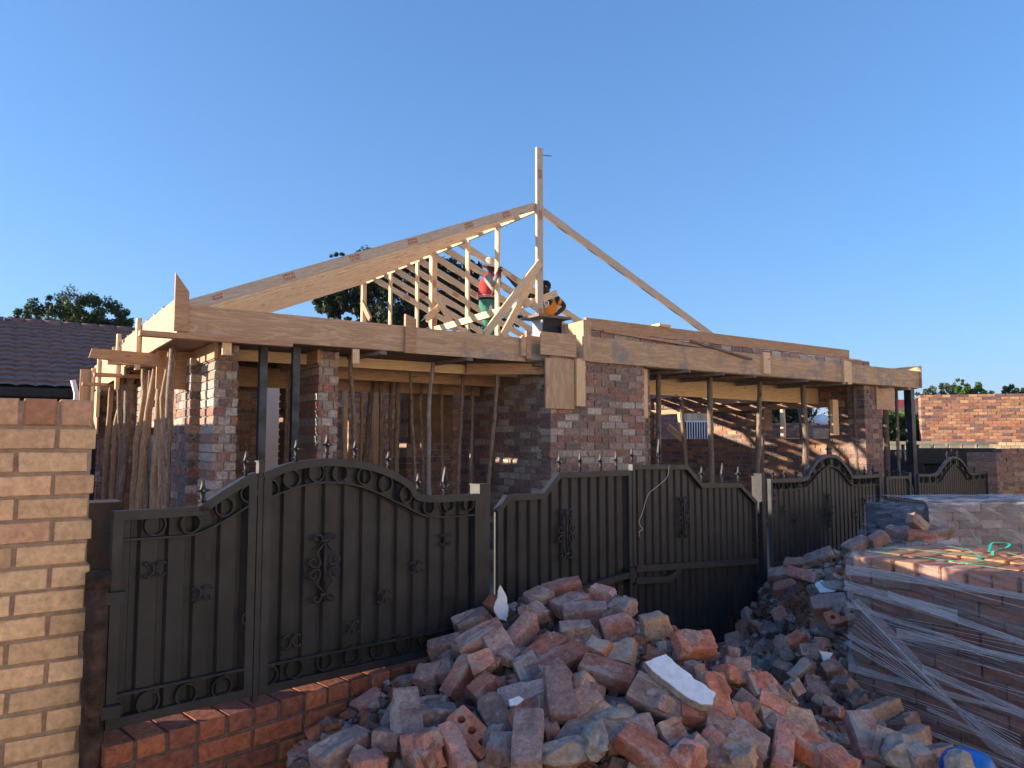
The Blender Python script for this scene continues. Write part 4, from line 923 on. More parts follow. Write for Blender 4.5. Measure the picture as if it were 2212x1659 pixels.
RUB = """0.1 0.728 3.067 0.599 0.993 0.078 0.075 -0.048 p;0.222 2.615 5.685 0.608 0.11 0.586 0.775 0.208 p;0.222 -0.024 2.814 0.455 0.136 0.231 -0.539 -0.799 t;0.222 3.037 5.064 0.545 0.019 0.084 -0.295 0.952 r;0.222 1.884 4.133 0.204 0.401 0.467 -0.568 0.546 d;0.2 -0.058 4.033 0.735 0.401 0.298 -0.86 0.106 r;0.222 1.836 4.427 0.237 0.147 0.197 0.178 -0.953 r;0.1 0.158 3.979 0.713 0.089 0.223 -0.567 -0.788 g;0.16 -0.888 2.522 0.08 0.606 -0.647 -0.336 0.319 g;0.16 0.625 3.35 0.705 0.466 -0.058 -0.004 0.883 g;0.16 0.953 3.245 0.609 0.202 -0.935 -0.289 0.044 r;0.12 0.364 2.591 0.442 0.089 -0.02 -0.031 0.995 r;0.222 2.982 5.842 0.693 0.891 0.038 -0.072 0.446 r;0.222 1.86 6.073 0.1 0.401 -0.654 -0.641 0.003 p;0.2 3.016 6.605 0.671 0.08 -0.12 0.288 0.947 t;0.12 1.905 5.333 0.206 0.73 0.094 0.655 0.167 g;0.12 -0.274 3.043 0.439 0.991 0.042 -0.11 -0.061 g;0.222 0.437 3.028 0.579 0.192 -0.008 -0.033 0.981 g;0.16 0.255 1.899 0.061 0.0 0.974 -0.126 0.189 r;0.1 0.672 2.956 0.697 0.025 0.8 0.315 0.509 g;0.2 1.798 5.83 0.075 0.919 0.257 0.005 -0.299 r;0.16 2.562 4.914 0.452 0.924 0.12 -0.019 0.364 p;0.222 1.454 4.895 0.139 0.0 0.771 -0.631 0.088 r;0.12 1.102 4.329 0.185 0.146 0.23 0.073 0.959 t;0.222 2.267 6.443 0.438 0.036 0.266 0.022 -0.963 g;0.222 0.694 3.169 0.663 0.05 0.125 0.415 0.9 r;0.2 0.111 4.185 0.721 0.353 -0.323 -0.545 0.688 g;0.222 0.023 3.477 0.632 0.939 0.18 0.019 -0.293 d;0.222 0.274 3.253 0.6 0.405 -0.062 -0.195 0.891 d;0.16 -0.655 3.436 0.454 0.364 -0.197 0.709 -0.572 p;0.16 1.704 5.957 0.027 0.967 -0.0 -0.0 0.253 r;0.16 0.951 1.589 0.072 0.039 0.473 0.867 -0.153 g;0.222 -0.175 3.591 0.627 0.948 -0.052 0.004 -0.314 r;0.2 -0.504 3.343 0.432 0.771 0.131 -0.17 0.599 r;0.2 0.03 3.134 0.542 0.104 -0.042 0.703 0.702 p;0.1 -1.058 3.052 0.197 0.772 -0.142 0.548 0.289 t;0.1 1.407 3.164 0.331 0.659 -0.02 0.024 -0.751 p;0.16 1.136 4.143 0.216 0.346 0.698 -0.626 -0.029 r;0.16 2.05 3.976 0.186 0.931 -0.116 -0.139 0.316 g;0.12 0.589 3.105 0.606 0.611 0.099 0.067 -0.783 g;0.2 1.316 2.813 0.374 0.382 0.114 0.09 0.913 t;0.16 1.598 4.806 0.138 0.064 -0.519 -0.216 -0.825 d;0.222 -0.367 3.204 0.43 0.138 0.151 -0.01 -0.979 g;0.16 1.997 4.544 0.301 0.525 0.003 -0.058 0.849 t;0.222 0.174 2.773 0.455 0.912 0.28 0.009 -0.299 g;0.222 2.927 5.337 0.58 0.567 0.729 0.183 0.337 g;0.1 2.336 4.745 0.415 0.876 0.192 0.092 -0.432 t;0.222 1.288 5.05 0.065 0.091 0.983 -0.118 0.103 p;0.12 0.4 3.417 0.676 0.216 0.33 -0.077 0.916 p;0.16 0.928 3.421 0.64 0.717 0.664 0.121 -0.176 r;0.222 2.781 5.447 0.58 0.417 0.098 0.097 -0.898 p;0.12 2.973 5.491 0.615 0.979 0.145 -0.087 0.116 g;0.222 0.893 5.099 0.053 0.117 0.241 -0.963 0.029 t;0.2 0.358 3.951 0.689 0.302 0.056 0.01 -0.952 g;0.222 1.496 3.876 0.204 0.394 -0.12 -0.049 -0.91 g;0.16 3.161 7.266 0.231 0.702 0.679 0.128 0.173 d;0.222 1.288 3.147 0.38 0.661 -0.207 0.277 -0.666 t;0.1 2.676 5.239 0.564 0.073 -0.674 0.595 0.432 t;0.12 0.266 3.454 0.642 0.754 0.026 0.003 -0.656 p;0.222 1.245 3.821 0.321 0.696 -0.612 -0.224 0.301 p;0.222 1.42 2.943 0.344 0.961 -0.044 0.042 -0.27 p;0.2 -0.34 3.684 0.521 0.073 -0.168 -0.049 0.982 g;0.222 1.509 4.807 0.071 0.846 0.015 -0.045 -0.531 t;0.222 0.785 1.941 0.049 0.859 0.113 0.107 0.488 g;0.222 1.949 4.038 0.23 0.101 0.975 0.162 0.11 t;0.12 1.313 2.629 0.37 0.992 0.063 0.106 0.016 g;0.2 1.94 4.717 0.329 0.091 0.847 -0.512 -0.115 g;0.222 3.948 6.725 0.623 0.08 -0.202 -0.261 -0.941 r;0.222 -0.825 3.174 0.346 0.15 -0.935 0.3 -0.117 p;0.222 1.297 5.228 0.041 0.063 -0.553 0.824 -0.105 p;0.222 2.237 1.65 0.06 0.814 -0.051 -0.095 -0.571 t;0.12 0.122 3.787 0.633 0.002 -0.754 -0.644 -0.133 p;0.2 1.875 3.993 0.142 0.707 -0.133 -0.005 0.694 r;0.16 2.523 5.028 0.499 0.256 -0.24 0.756 -0.553 g;0.12 -0.487 3.561 0.495 0.648 -0.606 0.309 -0.341 g;0.1 1.745 3.966 0.139 0.518 0.488 -0.395 0.581 t;0.222 1.873 3.588 0.243 0.705 0.655 0.16 0.22 g;0.1 1.819 4.671 0.349 0.892 -0.016 -0.394 0.22 r;0.12 0.784 3.365 0.706 0.955 -0.056 0.271 -0.102 p;0.1 -1.145 2.999 0.18 0.245 -0.23 0.699 -0.631 r;0.2 2.603 5.499 0.599 0.122 0.171 0.742 0.637 p;0.222 -0.265 2.696 0.416 0.755 0.059 -0.054 -0.651 g;0.2 1.286 4.834 0.106 0.158 -0.296 0.67 -0.662 g;0.222 3.433 6.403 0.769 0.994 -0.022 0.002 -0.111 p;0.12 0.207 3.144 0.661 0.535 0.008 -0.426 0.729 p;0.12 0.455 2.886 0.524 0.854 0.212 -0.17 0.444 p;0.222 1.638 4.937 0.149 0.011 -0.333 -0.144 0.932 d;0.1 1.443 3.624 0.244 0.63 0.535 -0.398 -0.398 p;0.222 -0.47 2.83 0.378 0.962 -0.024 -0.147 0.23 g;0.222 1.446 4.683 0.091 0.846 -0.071 -0.046 -0.526 p;0.16 1.641 5.78 0.039 0.808 -0.083 0.044 -0.582 p;0.222 0.007 3.013 0.515 0.985 0.08 -0.105 -0.111 r;0.222 2.171 4.982 0.491 0.015 -0.282 -0.959 -0.008 t;0.222 3.12 5.701 0.685 0.39 -0.02 -0.105 0.915 g;0.1 0.893 4.865 0.107 0.026 0.657 0.752 -0.042 t;0.12 2.921 5.986 0.715 0.601 0.659 0.232 0.389 p;0.222 1.747 5.329 0.17 0.108 -0.015 -0.017 0.994 g;0.222 1.139 5.306 0.044 0.176 -0.177 -0.686 0.684 g;0.2 3.046 7.042 0.235 0.873 -0.074 -0.114 -0.467 p;0.12 1.835 4.863 0.307 0.898 0.128 -0.31 -0.283 r;0.222 1.621 3.842 0.188 0.369 -0.139 -0.082 -0.915 r;0.12 2.176 4.716 0.373 0.95 0.24 -0.175 0.097 r;0.12 1.861 5.749 0.125 0.198 -0.89 -0.376 -0.165 g;0.222 3.175 6.275 0.756 0.964 -0.017 -0.051 -0.262 g;0.222 -0.016 3.309 0.562 0.948 0.302 -0.075 0.067 p;0.12 2.784 5.257 0.551 0.714 0.055 0.688 0.119 t;0.222 2.678 5.149 0.526 0.578 0.812 0.067 0.042 t;0.16 1.115 3.364 0.566 0.879 0.007 0.254 0.403 g;0.1 2.639 5.895 0.665 0.188 -0.671 0.714 -0.067 p;0.222 1.857 3.405 0.248 0.981 -0.142 -0.076 0.104 g;0.1 1.595 5.196 0.136 0.952 -0.096 -0.202 0.208 r;0.1 -0.147 2.545 0.416 0.242 -0.683 0.028 0.689 p;0.222 0.138 3.605 0.654 0.592 -0.251 0.302 -0.704 r;0.16 -0.218 3.812 0.583 0.972 0.136 -0.07 -0.176 g;0.1 1.831 3.852 0.183 0.292 -0.614 -0.541 -0.496 g;0.2 2.88 5.626 0.644 0.815 0.145 0.03 -0.56 r;0.1 3.92 5.41 0.666 0.048 -0.579 0.806 0.112 p;0.2 1.71 4.051 0.121 0.079 0.994 0.08 0.001 p;0.16 2.209 6.021 0.452 0.577 0.177 0.108 -0.79 r;0.12 1.475 3.319 0.297 0.255 0.922 -0.283 -0.074 r;0.12 1.454 5.702 0.059 0.894 0.011 -0.021 0.448 p;0.222 3.203 5.868 0.739 0.559 0.691 -0.34 -0.308 g;0.1 2.221 6.173 0.407 0.387 0.153 -0.088 -0.905 g;0.222 1.644 3.531 0.214 0.154 0.005 -0.009 -0.988 g;0.222 1.316 3.873 0.224 0.076 -0.695 -0.714 0.026 g;0.2 0.278 3.688 0.648 0.783 -0.015 -0.048 0.619 g;0.12 2.714 4.992 0.481 0.591 0.747 0.194 0.236 d;0.16 1.291 4.131 0.19 0.785 0.618 -0.007 -0.038 g;0.222 2.717 6.145 0.694 0.988 0.13 -0.031 0.073 r;0.1 2.619 5.348 0.563 0.895 0.069 0.157 -0.412 r;0.2 0.262 3.041 0.62 0.065 0.263 -0.096 -0.958 g;0.222 3.374 6.225 0.96 0.002 0.365 -0.513 0.777 g;0.222 2.451 5.711 0.571 0.526 0.083 -0.297 -0.793 r;0.1 1.994 3.751 0.214 0.899 -0.117 -0.003 0.422 r;0.2 1.125 3.026 0.433 0.14 -0.036 0.234 -0.961 g;0.222 1.576 2.847 0.336 0.794 0.018 0.02 0.608 r;0.1 2.843 5.834 0.692 0.247 0.646 -0.31 0.652 p;0.2 1.93 6.132 0.199 0.007 0.635 -0.66 -0.401 p;0.2 1.734 4.193 0.136 0.142 0.136 0.652 0.732 t;0.222 1.61 5.107 0.169 0.309 -0.002 0.638 -0.705 r;0.222 1.883 4.231 0.24 0.169 -0.437 -0.218 -0.856 d;0.12 -0.517 3.067 0.375 0.803 -0.029 -0.129 0.582 p;0.222 2.883 5.123 0.502 0.956 0.111 -0.065 0.262 p;0.1 1.528 3.391 0.244 0.143 0.851 0.459 -0.213 d;0.16 2.967 6.326 0.74 0.743 -0.049 -0.001 0.668 p;0.164 0.147 4.045 0.816 0.952 0.192 -0.079 0.225 g;0.222 0.284 4.236 0.81 0.548 0.826 -0.056 0.115 p;0.222 0.316 3.986 0.797 0.955 0.162 -0.096 0.227 p;0.165 0.511 4.075 0.815 0.965 0.123 0.059 -0.223 p;0.198 1.076 6.511 0.314 0.919 0.194 0.145 -0.31 g;0.222 0.37 3.798 0.775 0.554 0.83 -0.066 0.021 g;0.203 0.323 3.538 0.756 0.615 0.788 -0.001 0.027 g;0.154 0.558 3.805 0.808 0.913 0.124 -0.157 0.356 g;0.18 0.51 3.557 0.777 0.57 0.812 -0.044 0.118 p;0.15 0.658 3.423 0.819 0.637 0.762 0.017 0.117 t;0.222 1.478 6.199 0.191 0.945 0.274 -0.003 0.179 t;0.222 -0.14 3.479 0.743 0.954 0.184 -0.212 0.105 p;0.189 -0.21 3.984 0.697 0.96 0.118 -0.144 0.211 g;0.222 0.042 3.641 0.723 0.518 0.699 0.208 0.448 p;0.157 0.117 3.879 0.764 0.954 0.246 -0.135 0.107 g;0.222 0.153 3.381 0.718 0.909 0.231 -0.211 0.276 r;0.16 -0.054 3.391 0.715 0.801 0.314 0.232 -0.454 g;0.101 -0.124 3.334 0.667 0.708 0.415 0.188 -0.539 p;0.222 0.224 3.282 0.696 0.942 0.217 -0.179 0.181 r;0.133 0.39 3.29 0.723 0.449 0.839 -0.177 -0.251 o;0.222 0.392 3.152 0.687 0.952 0.205 0.051 -0.22 r;0.133 0.477 3.269 0.739 0.774 0.168 -0.345 0.504 t;0.176 0.782 3.246 0.778 0.933 0.327 0.065 0.135 r;0.218 1.574 5.377 0.19 0.785 0.005 -0.357 0.506 g;0.129 0.939 3.182 0.697 0.694 0.362 -0.22 0.583 g;0.177 -0.322 3.738 0.632 0.508 0.846 -0.137 0.088 g;0.153 -0.31 3.48 0.598 0.947 0.221 -0.174 -0.154 g;0.192 -0.227 3.349 0.607 0.405 0.762 0.004 0.506 p;0.117 -0.383 3.471 0.59 0.817 0.151 -0.263 0.49 g;0.152 -0.1 3.219 0.609 0.504 0.792 0.015 0.344 r;0.177 0.078 3.266 0.643 0.759 0.329 0.171 -0.536 d;0.195 0.044 3.037 0.623 0.979 0.161 -0.124 0.031 w;0.178 0.078 2.918 0.602 0.952 0.229 -0.159 0.13 r;0.2 0.178 2.955 0.65 0.706 0.252 -0.356 0.559 d;0.199 -0.055 2.94 0.581 0.784 0.353 0.14 -0.491 d;0.177 0.255 2.915 0.638 0.882 0.34 -0.195 0.262 g;0.222 0.301 2.851 0.568 0.876 0.322 -0.221 0.284 t;0.205 0.207 2.762 0.544 0.858 0.232 -0.18 0.422 g;0.195 0.056 2.742 0.552 0.711 0.209 -0.247 0.625 g;0.222 -0.151 2.904 0.531 0.871 0.286 0.118 -0.381 h;0.206 -0.203 2.774 0.523 0.469 0.724 -0.223 -0.454 p;0.201 -0.43 3.136 0.506 0.81 0.255 0.1 -0.519 g;0.121 -0.454 2.987 0.49 0.68 0.108 -0.297 0.661 g;0.113 -0.347 2.784 0.519 0.495 0.784 -0.21 -0.311 g;0.112 -0.301 2.754 0.523 0.974 0.136 -0.104 0.15 p;0.222 -0.642 2.979 0.458 0.896 0.156 -0.163 0.383 g;0.19 -0.353 3.124 0.538 0.982 0.159 -0.104 -0.02 d;0.103 -0.035 2.783 0.536 0.97 0.199 0.002 -0.141 g;0.222 0.556 2.914 0.655 0.888 0.368 0.092 -0.261 g;0.156 0.706 2.877 0.617 0.395 0.915 0.017 -0.082 r;0.189 0.431 2.8 0.579 0.961 0.265 -0.054 0.063 g;0.217 0.477 2.681 0.561 0.916 0.187 0.135 -0.329 r;0.133 0.592 2.802 0.553 0.787 0.304 0.281 -0.458 r;0.144 0.62 2.672 0.549 0.536 0.758 0.162 0.335 p;0.187 0.753 2.771 0.557 0.724 0.287 -0.273 0.564 g;0.111 0.816 2.731 0.557 0.867 0.232 -0.172 0.406 t;0.169 0.862 2.771 0.557 0.914 0.151 0.165 -0.338 g;0.217 0.987 2.794 0.524 0.426 0.718 0.291 0.467 p;0.222 1.089 3.024 0.529 0.948 0.311 0.06 0.038 t;0.152 1.109 2.804 0.519 0.923 0.122 0.128 -0.343 o;0.222 1.444 3.121 0.438 0.647 0.18 0.182 -0.718 p;0.179 0.786 2.944 0.663 0.726 0.149 0.43 -0.516 r;0.159 1.039 3.136 0.636 0.907 0.4 0.085 0.096 r;0.121 0.906 2.991 0.568 0.92 0.343 0.168 0.089 r;0.166 1.052 3.071 0.566 0.392 0.883 0.043 -0.254 p;0.11 1.155 2.714 0.516 0.964 0.175 -0.028 0.198 r;0.143 1.506 3.021 0.442 0.587 0.761 -0.139 -0.24 t;0.117 1.544 2.89 0.443 0.616 0.781 0.05 0.089 g;0.222 2.506 6.12 0.708 0.933 0.197 -0.256 -0.156 g;0.193 2.398 6.337 0.617 0.898 0.259 -0.151 -0.32 p;0.199 3.194 8.429 0.408 0.598 0.799 0.054 0.029 o;0.222 2.087 5.389 0.689 0.152 0.902 -0.381 -0.135 p;0.222 2.266 6.304 0.527 0.93 0.226 -0.157 -0.243 p;0.196 2.119 5.802 0.528 0.938 0.194 -0.188 -0.216 r;0.222 2.211 5.183 0.631 0.349 0.925 -0.147 -0.025 g;0.222 2.068 4.925 0.592 0.933 0.337 -0.1 -0.075 g;0.222 2.114 4.83 0.525 0.917 0.366 -0.159 0.003 h;0.13 1.963 5.482 0.391 0.872 0.326 -0.359 -0.072 p;0.162 1.799 4.79 0.391 0.947 0.111 -0.298 -0.054 o;0.194 1.736 4.785 0.321 0.112 0.733 -0.532 -0.409 g;0.222 1.722 4.455 0.306 0.495 0.812 -0.057 0.303 d;0.163 1.991 4.826 0.439 0.896 0.391 -0.039 -0.206 d;0.123 1.818 4.55 0.386 0.877 0.197 -0.315 0.304 g;0.153 1.64 4.528 0.271 0.449 0.768 -0.371 -0.266 g;0.222 4.749 10.054 0.416 0.97 0.154 -0.056 0.182 p;0.222 3.012 6.138 0.855 0.559 0.786 0.054 0.257 g;0.222 3.256 6.277 0.876 0.881 0.173 0.07 -0.434 g;0.222 3.353 6.137 0.874 0.98 0.158 0.014 -0.122 r;0.222 3.592 6.287 0.874 0.592 0.788 0.101 0.136 d;0.222 2.817 6.133 0.8 0.954 0.164 -0.171 0.183 g;0.165 1.945 5.437 0.32 0.452 0.705 -0.204 0.507 d;0.147 1.841 5.43 0.289 0.971 0.211 -0.108 -0.023 d;0.134 1.864 4.403 0.335 0.423 0.89 -0.063 0.157 d;0.145 1.737 4.3 0.238 0.955 0.267 0.024 -0.125 g"""
CPTS += [(2.45, 3.6, -.02), (2.25, 3.85, -.02), (2.75, 3.2, -.05), (2.3, 3.4, .0), (2.1, 3.75, .05), (3.0, 3.0, -.05), (2.6, 3.9, -.05)]
# ---------------- rubble: bricks that were thrown down, a thing each (poses settled beforehand)
def HS(x, y):
    sw = sz = 0
    for a, b, z in CPTS:
        w_ = 1 / ((x - a) ** 2 + (y - b) ** 2 + .004) ** 1.8; sw += w_; sz += w_ * z
    return sz / sw
def rubble_mat():
    m, nt, b = mat('rubble_brick', .92); oc = N(nt, 'TexCoord').outputs['Object']; oi = N(nt, 'ObjectInfo')
    off = N(nt, 'VectorMath', operation='SCALE'); nt.links.new(oi.outputs['Location'], off.inputs[0]); off.inputs['Scale'].default_value = 7.3
    ad = N(nt, 'VectorMath', operation='ADD'); nt.links.new(oc, ad.inputs[0]); nt.links.new(off.outputs[0], ad.inputs[1]); co = ad.outputs[0]
    n1 = noise_n(nt, co, 14, 6, .7); n2 = noise_n(nt, co, 60, 5, .7); n3 = noise_n(nt, co, 9, 5, .65); n4 = noise_n(nt, co, 7, 3, .5)
    c = mix(nt, 1.0, oi.outputs['Color'], ramp(nt, n1, [(.3, (.62, .58, .6)), (.7, (1.3, 1.25, 1.2))]), 'MULTIPLY')
    c = mix(nt, 1.0, c, ramp(nt, n2, [(.3, (.62, .62, .62)), (.7, (1.3, 1.3, 1.3))]), 'MULTIPLY')
    mask = mth(nt, 'ADD', ramp(nt, n3, [(.56, (0, 0, 0)), (.63, (.75, .75, .75))]), N(nt, 'Attribute', attribute_name='bc').outputs['Fac'])
    mask = mth(nt, 'MINIMUM', mask, .92)
    c = mix(nt, mask, c, ramp(nt, n2, [(.3, (.28, .235, .205)), (.7, (.46, .395, .35))]))
    nt.links.new(c, b.inputs['Base Color']); bump(nt, b, mth(nt, 'ADD', n2, mth(nt, 'MULTIPLY', n1, 1.0)), .7, .005)
    return m
M['rub'] = rubble_mat()
def brick_mesh(seed, broken=0, mortar=0, holes=False):
    R_ = random.Random(seed); nx, ny, nz = 11, 6, 5; L, W_, Hh = .111, .053, .0365
    bm = bmesh.new(); bmesh.ops.create_cube(bm, size=2)
    bmesh.ops.subdivide_edges(bm, edges=bm.edges[:], cuts=5, use_grid_fill=True)
    o = Vector((R_.uniform(0, 50), R_.uniform(0, 50), seed * 3.1))
    mface = R_.choice([(0, 0, 1), (0, 0, 1), (0, 1, 0), (0, -1, 0), (0, 0, -1)]); mf = Vector(mface)
    cut = R_.uniform(.35, .8); msk = {}
    for v in bm.verts:
        u = v.co.copy(); p = Vector((u.x * L, u.y * W_, u.z * Hh))
        k = sum(abs(abs(q) - 1) < 1e-4 for q in u)
        if k >= 2: p -= Vector((math.copysign(.003, u.x) if abs(abs(u.x) - 1) < 1e-4 else 0, math.copysign(.003, u.y) if abs(abs(u.y) - 1) < 1e-4 else 0, math.copysign(.003, u.z) if abs(abs(u.z) - 1) < 1e-4 else 0)) * (.8 if k == 2 else 1.2)
        n_ = noise.noise_vector(p * 28 + o); p += n_ * .0016 + noise.noise_vector(p * 75 + o) * .0010
        chip = noise.noise(p * 16 + o * 2)
        if k >= 2 and chip > .18: p *= 1 - .10 * min(1, (chip - .18) * 4)
        if broken and u.x > .2: p.x -= (u.x - .2) * (.02 + .035 * (noise.noise(Vector((p.y * 22, p.z * 22, seed))) + .5 + .6 * p.y / W_ * R_.choice([1]))) * 1.2
        m = 0
        if mortar and u.dot(mf) > .99:
            g = noise.noise(p * 11 + o); 
            if g > -.15 and (u.x < cut): h = min(.016, .006 + .02 * (g + .15)) * (1 + .5 * noise.noise(p * 60 + o)); p += mf * h; m = 1
        msk[v] = m; v.co = p
    cols = []
    for f in bm.faces: cols.append(max(0, min(1, sum(msk[v] for v in f.verts) / len(f.verts))))
    me = bpy.data.meshes.new('rubble_brick'); bm.to_mesh(me); bm.free()
    if holes:
        tmp = bpy.data.objects.new('tmp', me); COL.objects.link(tmp)
        bm = bmesh.new()
        for x in (-.062, 0, .062): bmesh.ops.create_cone(bm, cap_ends=True, segments=14, radius1=.0165, radius2=.0165, depth=.3, matrix=Matrix.Translation((x, 0, 0)))
        cm = bpy.data.meshes.new('c'); bm.to_mesh(cm); bm.free(); co_ = bpy.data.objects.new('c', cm); COL.objects.link(co_)
        md = tmp.modifiers.new('b', 'BOOLEAN'); md.operation = 'DIFFERENCE'; md.object = co_; md.solver = 'EXACT'
        dg = bpy.context.evaluated_depsgraph_get(); me2 = bpy.data.meshes.new_from_object(tmp.evaluated_get(dg))
        bpy.data.objects.remove(tmp); bpy.data.objects.remove(co_); me = me2; cols = [0] * len(me.polygons)
    a = me.attributes.new('bc', 'FLOAT_COLOR', 'FACE'); a.data.foreach_set('color', [x for c in cols for x in (c, c, c, 1)])
    me.materials.clear(); me.materials.append(M['rub'])
    return me
FULL = [brick_mesh(i, 0, i % 2) for i in range(10)]; BROKE = [brick_mesh(20 + i, 1, i % 2) for i in range(7)]; HOLED = brick_mesh(40, 0, 0, True)
RC = {'g': [(.27, .19, .18), (.30, .21, .20), (.24, .18, .18)], 'p': [(.40, .20, .17), (.44, .23, .20), (.37, .19, .17)], 'r': [(.32, .135, .10), (.28, .125, .10), (.34, .15, .115)],
      'd': [(.17, .13, .135), (.20, .145, .145)], 't': [(.38, .26, .20), (.34, .24, .19)], 'o': [(.42, .15, .085)], 'h': [(.47, .19, .13)], 'w': [(.42, .27, .25)]}
RC = {k: [tuple(q * m for q, m in zip(c, (1.22, 1.20, 1.12))) for c in v] for k, v in RC.items()}
CN = {'g': 'greyish', 'p': 'pinkish', 'r': 'dark red', 'd': 'sooty grey', 't': 'tan mortar-coated', 'o': 'bright orange', 'h': 'perforated reddish', 'w': 'white-flecked pinkish'}
random.seed(11)
protos = {}
for i, row in enumerate(RUB.split(';')):
    q = row.split(' '); L = float(q[0]); x, y, z = map(float, q[1:4]); rq = tuple(map(float, q[4:8])); k = q[8]
    if x < -1.35 or y < 1.5: continue
    me = HOLED if k == 'h' else (random.choice(FULL) if L > .17 and random.random() < .8 else random.choice(BROKE))
    o = bpy.data.objects.new('loose_brick', me); COL.objects.link(o)
    o.location = (x, y, z); o.rotation_mode = 'QUATERNION'; o.rotation_quaternion = rq; o.scale = (max(.45, L / .222), random.uniform(.94, 1.06), random.uniform(.94, 1.08))
    c = random.choice(RC[k]); f = random.uniform(.85, 1.15); o.color = (c[0] * f, c[1] * f, c[2] * f, 1)
    big = y < 4.7 and x < 2.0
    half = 'broken ' if L < .15 else ''
    qt = Vector((1, 0, 0)); qt.rotate(o.rotation_quaternion); q3 = Vector((0, 0, 1)); q3.rotate(o.rotation_quaternion)
    pose = 'standing nearly on end' if abs(qt.z) > .75 else ('leaning steeply' if abs(qt.z) > .42 else ('set on its edge' if abs(q3.z) < .45 else 'lying fairly flat'))
    if big: zone = ('at the heap crest by the gate' if y > 3.75 else 'high up near the white slab' if z > .62 and x > .3 else 'high on the left of the heap' if z > .62 else 'by the low red wall' if x < -.25 else 'in the lower middle heap' if x < .7 else 'at the lower right flank')
    else: zone = 'beside the strapped pallet' if z < .45 else ('before the cloudy-wrapped pallet' if y > 5.7 else 'on the far heap')
    lab = f"{half}{CN[k]} brick {pose} {zone}"
    tag(o, lab, 'brick', f"{half}{CN[k]} bricks {pose} {zone}")
def hz(x, y, up=.06):
    d = ray(x, y); t = 1.5
    while t < 14:
        p = Vector((0, 0, H)) + d * t
        if p.z < HS(p.x, p.y) + up: return p
        t += .01
def extra(L, x, y, up, rz, ry, k, rx=0):
    p = hz(x, y, up); o = bpy.data.objects.new('loose_brick', random.choice(FULL if L > .17 else BROKE)); COL.objects.link(o); o.location = p
    o.rotation_mode = 'XYZ'; o.rotation_euler = (rad(rx), rad(ry), rad(rz)); o.scale = (L / .222, 1, 1); c = random.choice(RC[k]); o.color = (*c, 1); return o
# notable single pieces
def slab(name, label, cat, px, P, nrm, th, mtop, mbody, grp=None):
    """an irregular flat piece: its outline lies on a plane through P"""
    nrm = Vector(nrm).normalized(); P = Vector(P); pts = []
    for x, y in px:
        d = ray(x, y); t = (P - Vector((0, 0, H))).dot(nrm) / d.dot(nrm); pts.append(Vector((0, 0, H)) + d * t)
    c = sum(pts, Vector()) / len(pts); e1 = (pts[0] - c).normalized(); e2 = nrm.cross(e1)
    p2 = [((p - c).dot(e1), (p - c).dot(e2)) for p in pts]; q2 = []
    for i in range(len(p2)):
        a, b = Vector(p2[i]), Vector(p2[(i + 1) % len(p2)])
        for k in range(4):
            v = a.lerp(b, k / 4); q2.append(v + Vector((random.uniform(-1, 1), random.uniform(-1, 1))) * (a - b).length * .05)
    g = empty(name, label, cat, c, 0, grp)
    fn = lambda a, b, d: e1 * a + e2 * b + nrm * d
    mb = MB(); mb.prism([(v.x, v.y) for v in q2], fn, 0, .004); mb.build('painted_face', M[mtop], g)
    mb = MB(); mb.prism([(v.x * 1.03, v.y * 1.03) for v in q2], fn, -.001, -th); mb.build('mortar_body', M[mbody], g)
M['white_plaster'] = plain('white_plaster', (.72, .74, .78), .8, 0, .12, 30, .3); M['lump'] = plain('mortar_lump', (.36, .31, .27), .95, 0, .35, 30, .8)
ex = [(.222, 738, 1620, .05, 50, -12, 'g', 'pale grey-mauve whole brick at the far left tip of the heap'), (.222, 880, 1545, .09, 105, -30, 'g', 'pale mauve brick tilted towards the camera on the left flank'),
 (.2, 848, 1590, .04, 80, 10, 'g', 'greyish brick squeezed under the pale mauve tilted brick'), (.222, 925, 1545, .05, 15, 5, 'd', 'dark sooty brick lying flat behind the perforated brick'), (.16, 905, 1600, .06, 140, 15, 'p', 'pinkish brick with a broken end below the pale mauve tilted one'),
 (.222, 1140, 1600, .10, 85, -28, 'g', 'mauve-grey brick on end in the middle foreground'), (.222, 1208, 1500, .09, 95, -35, 'd', 'dark grey brick standing steeply left of the mortar lump'), (.13, 800, 1650, .05, 20, 0, 'p', 'small pinkish brick half at the bottom left of the heap')]
for L, x, y, up, rz, ry, k, lb in ex: tag(extra(L, x, y, up, rz, ry, k), lb, 'brick')
R9 = random.Random(77); nf = 0
while nf < 46:
    x, y = R9.uniform(720, 2000), R9.uniform(1290, 1650)
    if x > 1830 and y < 1590: continue
    p = hz(x, y, .03)
    if (Vector((p.x, p.y)) - FO).dot(FR) > -.2: continue
    k = R9.choice('ggprtd'); L = R9.uniform(.05, .10); o = extra(L, x, y, .035, R9.uniform(0, 360), R9.uniform(-35, 35), k, R9.uniform(-40, 40))
    o.name = 'brick_fragment'; f = R9.uniform(.6, .9); o.scale = (L / .222, f, R9.uniform(.6, .95)); zone = 'on the left flank' if x < 950 else 'among the middle bricks' if x < 1500 else 'near the strapped pallet'
    tag(o, f"small {CN[k]} brick fragment wedged {zone}", 'fragment', f"small {CN[k]} brick fragments {zone}"); nf += 1
slab('plaster_slab', 'large white painted slab of plaster lying on top of the heap', 'slab', [(1394, 1432), (1437, 1414), (1462, 1436), (1500, 1468), (1546, 1497), (1538, 1524), (1512, 1521), (1470, 1498), (1430, 1466), (1410, 1450)], hz(1470, 1470, .10), (.1, -.5, .86), .028, 'white_plaster', 'lump')
